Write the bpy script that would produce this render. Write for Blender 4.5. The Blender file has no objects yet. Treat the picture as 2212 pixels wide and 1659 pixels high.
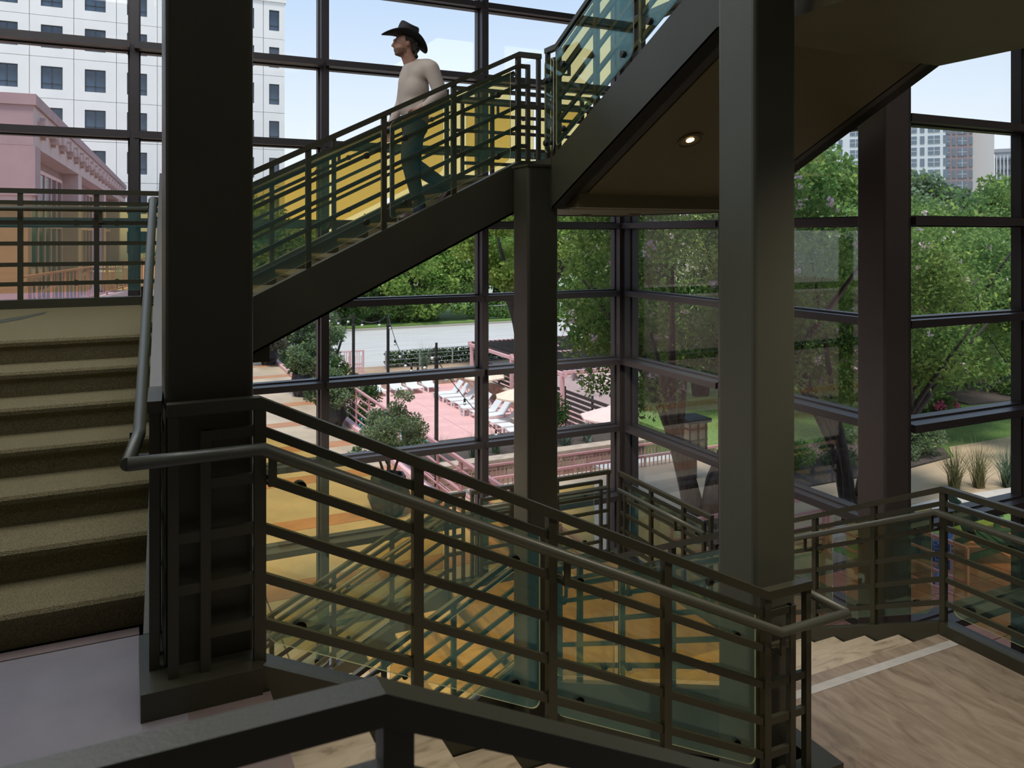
import bpy, math, random
import numpy as np
from mathutils import Vector, Matrix

SC = bpy.context.scene
COL = SC.collection
ZE = 5.25          # height of the photographer's eye above the ground floor; heights below are relative to the eye
R = math.radians
random.seed(4); RNG = np.random.default_rng(7)

# ------------------------------------------------------------------ camera, sky, sun, exposure
cam_d = bpy.data.cameras.new('camera'); cam = bpy.data.objects.new('camera', cam_d); COL.objects.link(cam)
cam_d.sensor_width = 36.0; cam_d.lens = 28.155; cam_d.shift_y = -0.1453
cam_d.clip_end = 2000; cam_d.clip_start = 0.05
cam_d.dof.use_dof = True; cam_d.dof.focus_distance = 6.0; cam_d.dof.aperture_fstop = 7.0
cam.location = (0, 0, ZE); cam.rotation_euler = (R(90), 0, -R(25.71))
SC.camera = cam

w = bpy.data.worlds.new('sky'); SC.world = w; w.use_nodes = True
nt = w.node_tree; nt.nodes.clear()
o_ = nt.nodes.new('ShaderNodeOutputWorld'); b_ = nt.nodes.new('ShaderNodeBackground')
t_ = nt.nodes.new('ShaderNodeTexCoord'); s_ = nt.nodes.new('ShaderNodeSeparateXYZ'); r_ = nt.nodes.new('ShaderNodeValToRGB')
nt.links.new(t_.outputs['Generated'], s_.inputs[0]); nt.links.new(s_.outputs['Z'], r_.inputs[0])
nt.links.new(r_.outputs[0], b_.inputs[0]); nt.links.new(b_.outputs[0], o_.inputs[0])
e = r_.color_ramp.elements
e[0].position = 0.0; e[0].color = (0.90, 0.94, 0.98, 1)
e[1].position = 1.0; e[1].color = (0.30, 0.46, 0.78, 1)
x = e.new(0.10); x.color = (0.80, 0.87, 0.96, 1)
x = e.new(0.30); x.color = (0.50, 0.65, 0.90, 1)
b_.inputs[1].default_value = 1.0

sun_d = bpy.data.lights.new('sun', 'SUN'); sun = bpy.data.objects.new('sun', sun_d); COL.objects.link(sun)
sun_d.energy = 3.0; sun_d.angle = R(12); sun_d.color = (1.0, 0.96, 0.9)
sun.rotation_euler = Vector((0.20, 0.27, -0.94)).to_track_quat('-Z', 'Y').to_euler()
SC.view_settings.view_transform = 'Standard'; SC.view_settings.look = 'None'
SC.view_settings.gamma = 1.0; SC.view_settings.use_curve_mapping = False
SC.view_settings.exposure = 0.30
SC.cycles.transparent_max_bounces = 40; SC.cycles.max_bounces = 10; SC.cycles.diffuse_bounces = 5

def area(name, loc, size, sy, energy, col, rot):
    d = bpy.data.lights.new(name, 'AREA'); d.shape = 'RECTANGLE'; d.size = size; d.size_y = sy; d.energy = energy; d.color = col
    o = bpy.data.objects.new(name, d); COL.objects.link(o); o.location = (loc[0], loc[1], loc[2] + ZE); o.rotation_euler = rot
    return o
area('atrium_overhead_fill', (-1.0, 5.3, 4.35), 5.0, 5.6, 240, (.95, .97, 1.0), (0, 0, 0))  # added overhead fill in place of daylight from above, no fixture
area('lobby_fill', (2.0, -1.2, 4.3), 5.0, 2.4, 12, (1.0, 0.93, 0.84), (0, 0, 0))  # added weak fill behind the camera, not a fitting of the room
area('gallery_fill', (7.6, 1.0, 4.3), 3.0, 3.5, 60, (1.0, 0.95, 0.9), (0, 0, 0))  # added fill brightening the right landing and the window column
def spot(name, loc, energy, col=(1.0, .88, .72), ang=130):
    d = bpy.data.lights.new(name, 'SPOT'); d.energy = energy; d.color = col; d.spot_size = R(ang); d.spot_blend = .8; d.shadow_soft_size = .10
    o = bpy.data.objects.new(name, d); COL.objects.link(o); o.location = (loc[0], loc[1], loc[2] + ZE); return o
spot('downlight_and_fill_spot', (4.3, 2.2, 1.20), 170); spot('downlight_and_fill_spot', (4.8, 8.0, .18), 150); spot('downlight_and_fill_spot', (4.9, 7.2, .18), 110)  # first spot is an added fill; the others belong to the landing downlights
spot('downlight_and_fill_spot', (2.3, 2.0, 1.9), 100, ang=85); spot('downlight_and_fill_spot', (.5, 1.5, 2.2), 70, ang=62); spot('downlight_and_fill_spot', (1.9, 7.5, -.75), 260); spot('downlight_and_fill_spot', (.2, 7.4, -1.1), 300)  # these are added fill spots brightening the treads and lower well, without fixtures

# ------------------------------------------------------------------ helpers
class MB:
    def __init__(s): s.v = []; s.f = []; s.m = []
    def add(s, vs, fs, mi=0):
        n = len(s.v); s.v += [tuple(p) for p in vs]; s.f += [tuple(i + n for i in f) for f in fs]; s.m += [mi] * len(fs); return s
    def box(s, x0, x1, y0, y1, z0, z1, mi=0):
        return s.add([(x0,y0,z0),(x1,y0,z0),(x1,y1,z0),(x0,y1,z0),(x0,y0,z1),(x1,y0,z1),(x1,y1,z1),(x0,y1,z1)],
            [(0,3,2,1),(4,5,6,7),(0,1,5,4),(1,2,6,5),(2,3,7,6),(3,0,4,7)], mi)
    def loft(s, rings, caps=True, mi=0, close=True):
        n = len(rings[0]); vs = [p for r in rings for p in r]; fs = []
        for i in range(len(rings) - 1):
            for j in range(n if close else n - 1):
                k = (j + 1) % n; fs.append((i*n+j, i*n+k, (i+1)*n+k, (i+1)*n+j))
        if caps: fs += [tuple(range(n - 1, -1, -1)), tuple(range((len(rings)-1)*n, len(rings)*n))]
        return s.add(vs, fs, mi)
    def bar(s, p0, p1, wd, h):                       # plumb-ended bar, wd across, h high
        p0 = Vector(p0); p1 = Vector(p1); d = p1 - p0; sd = Vector((-d.y, d.x, 0))
        sd = sd.normalized() * wd / 2 if sd.length > 1e-6 else Vector((wd/2, 0, 0)); z = Vector((0, 0, h/2))
        return s.loft([[p - sd - z, p + sd - z, p + sd + z, p - sd + z] for p in (p0, p1)])
    def beam(s, p0, p1, a, b):                       # square-cut bar in any direction
        p0 = Vector(p0); p1 = Vector(p1); q = (p1 - p0).to_track_quat('Z', 'Y'); ex = q @ Vector((a/2,0,0)); ey = q @ Vector((0,b/2,0))
        return s.loft([[p - ex - ey, p + ex - ey, p + ex + ey, p - ex + ey] for p in (p0, p1)])
    def tube(s, pts, r, n=8, rads=None):
        pts = [Vector(p) for p in pts]; rings = []; t0 = None; u = None
        for i, p in enumerate(pts):
            a = pts[max(i-1, 0)]; b = pts[min(i+1, len(pts)-1)]; t = (b - a).normalized()
            if u is None:
                u = t.orthogonal().normalized()
            else:
                u = (u - t * u.dot(t)).normalized()
            vv = t.cross(u); rr = rads[i] if rads else r
            k = 1.0
            if not rads and 0 < i < len(pts)-1:
                c = (pts[i]-pts[i-1]).normalized().dot((pts[i+1]-pts[i]).normalized()); k = 1/max(0.6, math.sqrt(max(0.01, (1+c)/2)))
            rings.append([p + (u*math.cos(2*math.pi*j/n) + vv*math.sin(2*math.pi*j/n)) * rr * (k if 1 else 1) for j in range(n)])
        return s.loft(rings)
    def prism(s, poly, z0, z1, mi=0):                # plan polygon, counter-clockwise
        return s.loft([[(x, y, z0) for x, y in poly], [(x, y, z1) for x, y in poly]], mi=mi)
    def lathe(s, prof, n=12, c=(0, 0, 0), caps=True):
        return s.loft([[(c[0]+r*math.cos(2*math.pi*j/n), c[1]+r*math.sin(2*math.pi*j/n), c[2]+z) for j in range(n)] for r, z in prof], caps)
    def sphere(s, c, r, n=10, m=6, sc=(1,1,1)):
        rings = [[(c[0]+sc[0]*r*math.sin(math.pi*(i+.02)/(m+.04))*math.cos(2*math.pi*j/n), c[1]+sc[1]*r*math.sin(math.pi*(i+.02)/(m+.04))*math.sin(2*math.pi*j/n),
                   c[2]-sc[2]*r*math.cos(math.pi*(i+.02)/(m+.04))) for j in range(n)] for i in range(m+1)]
        return s.loft(rings)
    def mesh(s, name, mats, off=(0,0,0), smooth=False):
        me = bpy.data.meshes.new(name)
        me.from_pydata([(p[0]-off[0], p[1]-off[1], p[2]-off[2]) for p in s.v], [], s.f)
        for m in (mats if isinstance(mats, (list, tuple)) else [mats]): me.materials.append(m)
        if max(s.m, default=0): me.polygons.foreach_set('material_index', s.m)
        if smooth: me.polygons.foreach_set('use_smooth', [True]*len(me.polygons))
        me.update(); return me
    def build(s, name, mats, parent=None, smooth=False, local=False):
        off = (0,0,0)
        if parent is not None and not local: off = wloc(parent)
        return link(name, s.mesh(name, mats, off, smooth), parent)

def wloc(o):
    p = Vector((0,0,0))
    while o: p += o.location; o = o.parent
    return p
def link(name, me, parent=None, loc=None):
    o = bpy.data.objects.new(name, me); COL.objects.link(o)
    if parent is not None: o.parent = parent
    if loc: o.location = loc
    return o
def tag(o, label=None, cat=None, group=None, kind=None):
    if label: o['label'] = label
    if cat: o['category'] = cat
    if group: o['group'] = group
    if kind: o['kind'] = kind
    return o
def thing(name, label=None, cat=None, loc=(0,0,0), rz=0, group=None, kind=None):
    o = link(name, None, None, loc); o.rotation_euler = (0,0,rz); o.empty_display_size = .2
    return tag(o, label, cat, group, kind)
def copy_tree(o, parent=None, loc=None, rz=None, label=None, sc=None):
    c = o.copy(); COL.objects.link(c); c.parent = parent
    if loc: c.location = loc
    if rz is not None: c.rotation_euler = (0,0,rz)
    if label: c['label'] = label
    if sc: c.scale = (sc,sc,sc) if not isinstance(sc, tuple) else sc
    for ch in [q for q in o.children]: copy_tree(ch, c)
    return c

# ------------------------------------------------------------------ materials
def mat(name, col, rough=.6, metal=0, var=.0, scale=6, bump=0, bscale=60, spec=.5, stretch=None, col2=None, trans=0):
    m = bpy.data.materials.new(name); m.use_nodes = True; n = m.node_tree.nodes; l = m.node_tree.links; p = n['Principled BSDF']
    p.inputs['Base Color'].default_value = (*col, 1); p.inputs['Roughness'].default_value = rough; p.inputs['Metallic'].default_value = metal
    p.inputs['Specular IOR Level'].default_value = spec
    if var or bump or col2:
        tc = n.new('ShaderNodeTexCoord'); mp = n.new('ShaderNodeMapping'); l.new(tc.outputs['Object'], mp.inputs[0])
        if stretch: mp.inputs['Scale'].default_value = stretch
    if var or col2:
        nz = n.new('ShaderNodeTexNoise'); nz.inputs['Scale'].default_value = scale; nz.inputs['Detail'].default_value = 6
        l.new(mp.outputs[0], nz.inputs['Vector']); rp = n.new('ShaderNodeValToRGB'); l.new(nz.outputs[0], rp.inputs[0])
        c2 = col2 or tuple(c*(1+var) for c in col); c1 = col if col2 else tuple(c*(1-var) for c in col)
        rp.color_ramp.elements[0].position = .34; rp.color_ramp.elements[1].position = .66
        rp.color_ramp.elements[0].color = (*c1, 1); rp.color_ramp.elements[1].color = (*c2, 1)
        l.new(rp.outputs[0], p.inputs['Base Color'])
    if bump:
        nb = n.new('ShaderNodeTexNoise'); nb.inputs['Scale'].default_value = bscale; nb.inputs['Detail'].default_value = 3
        l.new(mp.outputs[0], nb.inputs['Vector']); bp = n.new('ShaderNodeBump'); bp.inputs['Strength'].default_value = bump; bp.inputs['Distance'].default_value = .02
        l.new(nb.outputs[0], bp.inputs['Height']); l.new(bp.outputs[0], p.inputs['Normal'])
    return m
def leafmat(name, c1, c2, scale=1.2):
    m = bpy.data.materials.new(name); m.use_nodes = True; n = m.node_tree.nodes; l = m.node_tree.links; n.clear()
    out = n.new('ShaderNodeOutputMaterial'); mx = n.new('ShaderNodeMixShader'); d = n.new('ShaderNodeBsdfDiffuse'); t = n.new('ShaderNodeBsdfTranslucent')
    tc = n.new('ShaderNodeTexCoord'); nz = n.new('ShaderNodeTexNoise'); nz.inputs['Scale'].default_value = scale; nz.inputs['Detail'].default_value = 4
    l.new(tc.outputs['Object'], nz.inputs['Vector']); rp = n.new('ShaderNodeValToRGB'); l.new(nz.outputs[0], rp.inputs[0])
    rp.color_ramp.elements[0].position = .38; rp.color_ramp.elements[1].position = .64
    rp.color_ramp.elements[0].color = (*c1,1); rp.color_ramp.elements[1].color = (*c2,1)
    l.new(rp.outputs[0], d.inputs[0]); l.new(rp.outputs[0], t.inputs[0]); mx.inputs[0].default_value = .35
    l.new(d.outputs[0], mx.inputs[1]); l.new(t.outputs[0], mx.inputs[2]); l.new(mx.outputs[0], out.inputs[0]); return m
def schlick(n, l, f0=.035):                          # reflectance against the angle of view, alike on both faces
    lw = n.new('ShaderNodeLayerWeight'); lw.inputs[0].default_value = .5
    pw = n.new('ShaderNodeMath'); pw.operation = 'POWER'; pw.inputs[1].default_value = 5; l.new(lw.outputs['Facing'], pw.inputs[0])
    ma = n.new('ShaderNodeMath'); ma.operation = 'MULTIPLY_ADD'; ma.inputs[1].default_value = .9; ma.inputs[2].default_value = f0; l.new(pw.outputs[0], ma.inputs[0])
    return ma.outputs[0]
def clear_glass(name, tint=(.97,.98,.97), refl=.09):
    m = bpy.data.materials.new(name); m.use_nodes = True; n = m.node_tree.nodes; l = m.node_tree.links; n.clear()
    out = n.new('ShaderNodeOutputMaterial'); mx = n.new('ShaderNodeMixShader'); t = n.new('ShaderNodeBsdfTransparent'); g = n.new('ShaderNodeBsdfGlossy')
    t.inputs[0].default_value = (*tint,1); g.inputs['Roughness'].default_value = 0.0; g.inputs[0].default_value = (1,1,1,1)
    l.new(schlick(n, l), mx.inputs[0]); l.new(t.outputs[0], mx.inputs[1]); l.new(g.outputs[0], mx.inputs[2]); l.new(mx.outputs[0], out.inputs[0]); return m
def film_glass(name):                                # dichroic laminate: passes amber, throws back a dull teal
    m = bpy.data.materials.new(name); m.use_nodes = True; n = m.node_tree.nodes; l = m.node_tree.links; n.clear()
    out = n.new('ShaderNodeOutputMaterial'); t = n.new('ShaderNodeBsdfTransparent'); t.inputs[0].default_value = (1.0,.875,.55,1)
    tr = n.new('ShaderNodeBsdfTranslucent'); tr.inputs[0].default_value = (.15,.64,1.0,1)
    g = n.new('ShaderNodeBsdfGlossy'); g.inputs[0].default_value = (.42,.78,.97,1); g.inputs['Roughness'].default_value = .02
    m1 = n.new('ShaderNodeMixShader'); m1.inputs[0].default_value = .078; m2 = n.new('ShaderNodeMixShader')
    l.new(t.outputs[0], m1.inputs[1]); l.new(tr.outputs[0], m1.inputs[2]); l.new(schlick(n, l, .08), m2.inputs[0]); l.new(m1.outputs[0], m2.inputs[1]); l.new(g.outputs[0], m2.inputs[2])
    l.new(m2.outputs[0], out.inputs[0]); return m
def emit(name, col, s):
    m = bpy.data.materials.new(name); m.use_nodes = True; n = m.node_tree.nodes; l = m.node_tree.links; n.clear()
    out = n.new('ShaderNodeOutputMaterial'); e = n.new('ShaderNodeEmission'); e.inputs[0].default_value = (*col,1); e.inputs[1].default_value = s
    l.new(e.outputs[0], out.inputs[0]); return m
def veined(name, c1, c2, c3, rot, sc=(1,1,1)):       # travertine with long veins
    m = bpy.data.materials.new(name); m.use_nodes = True; n = m.node_tree.nodes; l = m.node_tree.links; p = n['Principled BSDF']
    tc = n.new('ShaderNodeTexCoord'); mp = n.new('ShaderNodeMapping'); mp.inputs['Rotation'].default_value = (0,0,rot); mp.inputs['Scale'].default_value = sc
    l.new(tc.outputs['Object'], mp.inputs[0])
    a = n.new('ShaderNodeTexNoise'); a.inputs['Scale'].default_value = 4.6; a.inputs['Detail'].default_value = 9; a.inputs['Roughness'].default_value = .62; a.inputs['Distortion'].default_value = 1.1
    l.new(mp.outputs[0], a.inputs['Vector']); rp = n.new('ShaderNodeValToRGB'); l.new(a.outputs[0], rp.inputs[0])
    e = rp.color_ramp.elements; e[0].position = .30; e[0].color = (*c3,1); e[1].position = .62; e[1].color = (*c2,1); k = e.new(.44); k.color = (*c1,1)
    l.new(rp.outputs[0], p.inputs['Base Color']); p.inputs['Roughness'].default_value = .38; p.inputs['Specular IOR Level'].default_value = .35
    return m

PAINT = mat('olive_paint', (.042,.041,.025), .38, var=.08, scale=3, bump=.05, bscale=140)
PAINT2 = mat('grey_green_paint', (.075,.079,.058), .36, var=.05, scale=2, bump=.05, bscale=160)
SOFF = mat('soffit_paint', (.14,.12,.055), .5, var=.05, scale=1.5, bump=.03, bscale=80)
BRONZE = mat('bronze_window_frame', (.050,.043,.046), .42, var=.06, scale=3)
WCOL = mat('brown_column_paint', (.078,.062,.062), .42, var=.05, scale=3, bump=.04, bscale=140)
GLASS = clear_glass('window_glass'); FILM = film_glass('amber_film_glass')
EDGE = mat('glass_edge', (.75,.82,.74), .2)
CARPET = mat('olive_carpet', (.265,.228,.125), .95, var=.35, scale=170, bump=.9, bscale=230, spec=.1)
TERRAZZO = mat('grey_floor', (.205,.190,.205), .5, var=.10, scale=3.0, bump=.04, bscale=160, spec=.3)
TRAV = veined('travertine', (.275,.215,.16), (.36,.29,.22), (.175,.135,.10), R(15), (2.2,.55,1))
TRAV2 = veined('travertine_tread', (.44,.37,.27), (.53,.45,.34), (.25,.20,.145), R(80), (.8,3.0,1))
STRIP = mat('pale_strip', (.50,.49,.47), .5, var=.08, scale=9)
BROWNSTONE = mat('brown_stone', (.17,.13,.12), .5, var=.12, scale=7)
PLASTER = mat('plaster', (.30,.28,.24), .8); CEIL = mat('ceiling_plaster', (.15,.14,.12), .85)
DARKSLAB = mat('slab_paint', (.075,.070,.045), .5)
# ------------------------------------------------------------------ the building shell
L1, L2, LT, LU = -1.72, -.66, .60, 1.66
L3, L4, L5 = -2.95, -4.0, -5.25
G = -5.25
def struct(name, mb, m, loc=(0,0,0)): return tag(link(name, mb.mesh(name, m, loc), None, loc), kind='structure')

struct('floor', MB().box(-6.2, 10.6, -3.2, 9.7, G-.3, G), mat('ground_floor_stone', (.30,.25,.19), .5, var=.1, scale=2))
struct('ceiling', MB().box(-6.2, 10.6, -3.2, 9.7, 4.5, 4.7), CEIL)
struct('wall_back', MB().box(-6.2, 10.6, -3.3, -3.0, G, 4.5), PLASTER)
struct('wall_left', MB().box(-6.3, -6.05, -3.0, 9.6, G, 4.5), PLASTER)
struct('wall_right', MB().box(10.4, 10.6, -3.0, 5.1, G, 4.5), PLASTER)
struct('floor_gallery', MB().box(-6.0, 10.4, -3.0, .96, L1-.3, L1), TERRAZZO)

ZT = [.139 - .946*k for k in range(-6, 6)]
ZT = sorted([z for z in ZT if z < 4.4])
ZB = [G] + ZT + [4.5]
def curtain_wall(name, axis, at, us, sign, deepest=.23):
    # axis 'u': wall in the plane v=at along u; axis 'v': plane u=at along v.  sign = inward direction
    t = thing(name, loc=((us[0], at, G) if axis == 'u' else (at, us[0], G))); t['kind'] = 'structure'
    def bx(a0, a1, d0, d1, z0, z1, mb):
        return mb.box(a0, a1, at+d0, at+d1, z0, z1) if axis == 'u' else mb.box(at+d0, at+d1, a0, a1, z0, z1)
    def dd(a, b): return (min(a*sign, b*sign), max(a*sign, b*sign))
    for u in us:
        mb = MB(); bx(u-.045, u+.045, *dd(-.02, .15), G, 4.5, mb); bx(u-.062, u+.062, *dd(-.06, .045), G, 4.5, mb); mb.build('mullion', BRONZE, t)
    for i in range(len(us)-1):
        a, b = us[i]+.045, us[i+1]-.045
        for j, z in enumerate(ZT):
            deep = deepest if j % 2 == 1 else .16
            mb = MB(); bx(a-(.045 if i else 0), b, *dd(-.02, deep), z-.045, z+.028, mb); bx(a, b, *dd(-.06, .05), z-.06, z+.045, mb); mb.build('transom', BRONZE, t)
        for j in range(len(ZB)-1):
            mb = MB(); bx(a+.015, b-.015, -.006, .006, ZB[j]+.04, ZB[j+1]-.055, mb); mb.build('pane', GLASS, t)
    return t
curtain_wall('window_1', 'u', 9.6, [-5.95, -3.96, -1.96, .077, 2.11, 4.17, 6.27], -1)
curtain_wall('window_2', 'v', 6.43, [5.32, 7.40, 9.44], -1)
curtain_wall('window_3', 'u', 5.15, [6.40, 8.28, 10.1], -1, .20)
mb = MB(); mb.box(6.33, 6.53, 9.5, 9.7, G, 4.5); mb.box(6.24, 6.34, 9.50, 9.66, G, 4.5); mb.box(6.37, 6.49, 9.41, 9.51, G, 4.5)
mb.lathe([(.085, G), (.085, 4.5)], 14, (6.35, 9.52, 0)); struct('trim_corner_post', mb, BRONZE)

def rsq(x0, x1, y0, y1, r, n=3):
    out = []
    for cx, cy, a0 in ((x1-r, y1-r, 0), (x0+r, y1-r, 90), (x0+r, y0+r, 180), (x1-r, y0+r, 270)):
        for i in range(n+1):
            a = R(a0 + 90*i/n); out.append((cx + r*math.cos(a), cy + r*math.sin(a)))
    return out
def column(label, x0, x1, y0, y1, z1, m, plinth=None):
    t = thing('steel_column', label, 'column', ((x0+x1)/2, (y0+y1)/2, G))
    MB().prism(rsq(x0, x1, y0, y1, .025), G, z1).build('shaft', m, t)
    MB().box(x0-.05, x1+.05, y0-.05, y1+.05, G, G+.03).build('base_plate', m, t)
    if z1 < 4: MB().box(x0-.01, x1+.01, y0-.01, y1+.01, z1, z1+.02).build('cap_plate', m, t)
    return t
column('dark olive square column at left in front of the carpeted stairs', .13, .45, 3.268, 3.588, 4.5, PAINT)
column('tall grey green square column right of centre above the travertine landing', 3.03, 3.33, 3.30, 3.60, 4.5, PAINT2)
column('dark column under the corner where the walking man\'s flight meets the steep flight', 3.14, 3.44, 6.20, 6.50, .60, PAINT)
column('column hidden behind the left column at the carpeted landing', .38, .66, 6.22, 6.50, 4.5, PAINT)
column('brown square column against the window wall at right', 6.05, 6.36, 4.95, 5.26, 4.5, WCOL)

# ------------------------------------------------------------------ landings and flights
def slab(label, loc, floor_m, core_m, x0, x1, y0, y1, z, th=.36, cat='landing'):
    t = thing('stair_landing', label, cat, ((x0+x1)/2, (y0+y1)/2, z))
    MB().box(x0, x1, y0, y1, z-.04, z).build('floor_finish', floor_m, t)
    MB().box(x0+.01, x1-.01, y0+.01, y1-.01, z-th, z-.041).build('soffit', core_m, t); return t
def wing(t, floor_m, core_m, x0, x1, y0, y1, z, th=.36):
    MB().box(x0, x1, y0, y1, z-.04, z).build('floor_finish', floor_m, t); MB().box(x0, x1, y0+.01, y1-.01, z-th, z-.041).build('soffit', core_m, t)
la = slab('plain grey landing at lower left below the carpeted steps', 0, TERRAZZO, DARKSLAB, -2.5, .05, .97, 3.88, L1)
wing(la, TERRAZZO, DARKSLAB, .0505, .20, .97, 3.12, L1)
MB().box(.2005, .49, 1.13, 3.12, L1-.04, L1).build('edge_strip', BROWNSTONE, la)
MB().box(.21, .47, 1.15, 3.12, L1-.36, L1-.041).build('soffit', DARKSLAB, la)
MB().box(-2.5, .05, 3.80, 3.87, L1, L1+.004).build('threshold', BROWNSTONE, la)
lb = slab('olive carpeted landing at the head of the left steps with a grey swirl', 0, CARPET, DARKSLAB, -4.2, .10, 5.93, 8.47, L2)
wing(lb, CARPET, DARKSLAB, .1005, 1.04, 6.66, 8.36, L2)
sw = MB(); pts = [(-1.9, 6.7, .5), (-1.25, 6.75, .42), (-.95, 7.05, .36), (-.75, 7.45, .32), (-.62, 7.85, .2), (-.6, 8.0, .05)]
sw.loft([[(x, y-wd/2, L2), (x, y+wd/2, L2), (x, y+wd/2, L2+.003), (x, y-wd/2, L2+.003)] for x, y, wd in pts[:5]])
sw.build('carpet_swirl', mat('grey_swirl', (.06,.06,.045), .95, var=.2, scale=120), lb)
lt = slab('upper landing where the man came from beside the back window', 0, CARPET, SOFF, 3.475, 5.45, 5.91, 8.47, LT)
MB().box(3.24, 3.474, 6.66, 8.36, LT-.36, LT-.20).build('soffit', SOFF, lt)
lu = slab('highest landing with a dark olive underside at upper right', 0, CARPET, SOFF, 3.475, 5.45, .97, 3.99, LU)
wing(lu, CARPET, SOFF, 2.72, 3.4745, .97, 3.13, LU)
MB().box(3.475, 5.45, .97, 3.99, LU-.40, LU-.361).build('soffit_plate', SOFF, lu)
lr = slab('veined travertine landing at lower right with a pale strip', 0, TRAV, DARKSLAB, 3.40, 5.42, 1.12, 3.97, L3)
wing(lr, TRAV, DARKSLAB, 2.72, 3.3995, 1.12, 3.13, L3)
MB().box(3.49, 5.40, 3.80, 3.87, L3, L3+.003).build('pale_strip', STRIP, lr)
MB().box(2.73, 5.41, 2.55, 2.554, L3-.001, L3+.0006).build('joint', BROWNSTONE, lr)
lf = slab('travertine landing in the far lower corner behind the glass', 0, TRAV, DARKSLAB, 3.475, 5.42, 5.86, 8.47, L4)
wing(lf, TRAV, DARKSLAB, 3.28, 3.4745, 6.655, 8.36, L4)

def flight(label, run, a0, zs, cross, dirn, T, finish, kz, names=('carpet',), strg=None, soff=True, loc=None, skew=0):
    """run 'u' or 'v'; zs: list of (start, end, top z, riser bottom z) of each step along the run; cross = (c0,c1); strg = list of stringer centre lines"""
    t = thing('stair_flight', label, 'stairs', loc)
    def P(s, c, z): return (s, c, z) if run == 'u' else (c + skew*(s-3.2) if skew else c, s, z)
    for s0, s1, z, zb in zs:
        # nose end is s0, back end is s1; zb lower level in front of the nose
        d = 1 if s1 > s0 else -1
        if finish is CARPET:
            prof = [(s0, zb), (s0 - d*.004, z-.06), (s0 - d*.018, z-.04), (s0 - d*.020, z-.018), (s0 - d*.008, z-.002), (s0 + d*.02, z), (s1 + d*.0, z), (s1, z-.05), (s0 + d*.03, zb)]
            mb = MB(); mb.loft([[P(s, c, zz) for s, zz in prof] for c in cross]); mb.build('carpet_step', CARPET, t)
        else:
            mb = MB(); prof = [(s0 - d*.02, z-.035), (s0 - d*.022, z-.006), (s0 - d*.016, z), (s1, z), (s1, z-.035)]
            mb.loft([[P(s, c, zz) for s, zz in prof] for c in cross]); tr = mb.build('tread', finish, t)
            mb = MB(); mb.loft([[P(s, c, zz) for s, zz in ((s0, z-.036), (s0, zb-.03), (s0+d*.02, zb-.03), (s0+d*.02, z-.036))] for c in cross]); mb.build('riser', finish, t)
    lo, hi = kz[0][0], kz[-1][0]
    for c in strg:
        mb = MB(); dep = .45
        for wd, za, zb in ((.115, 0.0, dep),):
            mb.loft([[P(s, c-wd/2, z-za), P(s, c+wd/2, z-za), P(s, c+wd/2, z-zb), P(s, c-wd/2, z-zb)] for s, z in kz])
        mb.build('stringer', PAINT, t)
        inn = 1 if c < sum(cross)/2 else -1
        mb = MB(); mb.loft([[P(s, c-inn*.0575, z-dep), P(s, c+inn*.13, z-dep), P(s, c+inn*.13, z-dep+.02), P(s, c-inn*.0575, z-dep+.02)] for s, z in kz]); mb.build('stringer_flange', PAINT, t)
    if soff:
        c0, c1 = min(strg)+.15, max(strg)-.15
        mb = MB(); mb.loft([[P(s, c0, z-.45), P(s, c1, z-.45), P(s, c1, z-.42), P(s, c0, z-.42)] for s, z in kz]); mb.build('soffit', SOFF, t)
        mb = MB(); mb.loft([[P(s, c0-.05, z-.40), P(s, c1+.05, z-.40), P(s, c1+.05, z-.39), P(s, c0-.05, z-.39)] for s, z in kz]); mb.build('backing_plate', DARKSLAB, t)
    return t
# kerb-top heights along each flight
KA = [(-3.0,-1.62), (.46,-1.62), (3.0,-2.85), (3.44,-2.85)]
KM = [(-4.2,-.58), (.70,-.58), (3.24,.68), (3.45,.68)]
KC = [(3.10,-1.62), (3.58,-1.62), (5.96,-.58), (6.55,-.58)]
KU = [(3.0,1.745), (4.0,1.745), (6.18,.68), (6.55,.68)]
KR = [(1.0,-2.865), (3.97,-2.865), (6.15,-3.91), (8.47,-3.91)]
KF = [(.0,-5.165), (.70,-5.165), (3.24,-3.91), (5.45,-3.91)]
def cut(kz, a, b):
    f = lambda s: float(np.interp(s, [k[0] for k in kz], [k[1] for k in kz]))
    return [(a, f(a))] + [k for k in kz if a < k[0] < b] + [(b, f(b))]
T = .3175
rA = (L1-L3)/8
flight('travertine flight in the foreground going down to the right', 'u', 0, [(.49+T*k, .49+T*(k-1), L1-rA*k, L1-rA*(k+1)) for k in range(1, 8)], (1.17, 3.12), 1, T, TRAV2,
       cut(KA, .461, 3.0), strg=(1.07, 3.185), loc=(.49, 2.1, L3))
rC = (L2-L1)/7
flight('olive carpeted steps climbing at left', 'v', 0, [(3.9+.335*k, min(3.9+.335*(k+1)+.02, 5.93), L1+rC*(k+1), L1+rC*k) for k in range(0, 7)], (-2.4, .05), 1, .335, CARPET,
       cut(KC, 3.58, 5.96), strg=(-2.45, .10), loc=(-1.2, 3.9, L1), skew=.05)
rM = (LT-L2)/8
flight('carpeted flight the man walks down', 'u', 0, [(1.055+T*(k-1), min(1.055+T*k+.02, 3.474), L2+rM*k, L2+rM*(k-1)) for k in range(1, 9)], (6.67, 8.36), 1, T, CARPET,
       cut(KM, .70, 3.24), strg=(6.60, 8.42), loc=(1.055, 7.5, L2))
rU = (LU-LT)/7
flight('steep dark flight climbing toward upper right with a plain olive soffit', 'v', 0, [(5.9-.315*k, max(5.9-.315*(k+1)-.02, 3.99), LT+rU*(k+1), LT+rU*k) for k in range(0, 7)], (3.50, 5.40), -1, .315, CARPET,
       cut(KU, 3.7, 6.18), strg=(3.42, 5.46), loc=(4.4, 5.9, LT))
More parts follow.
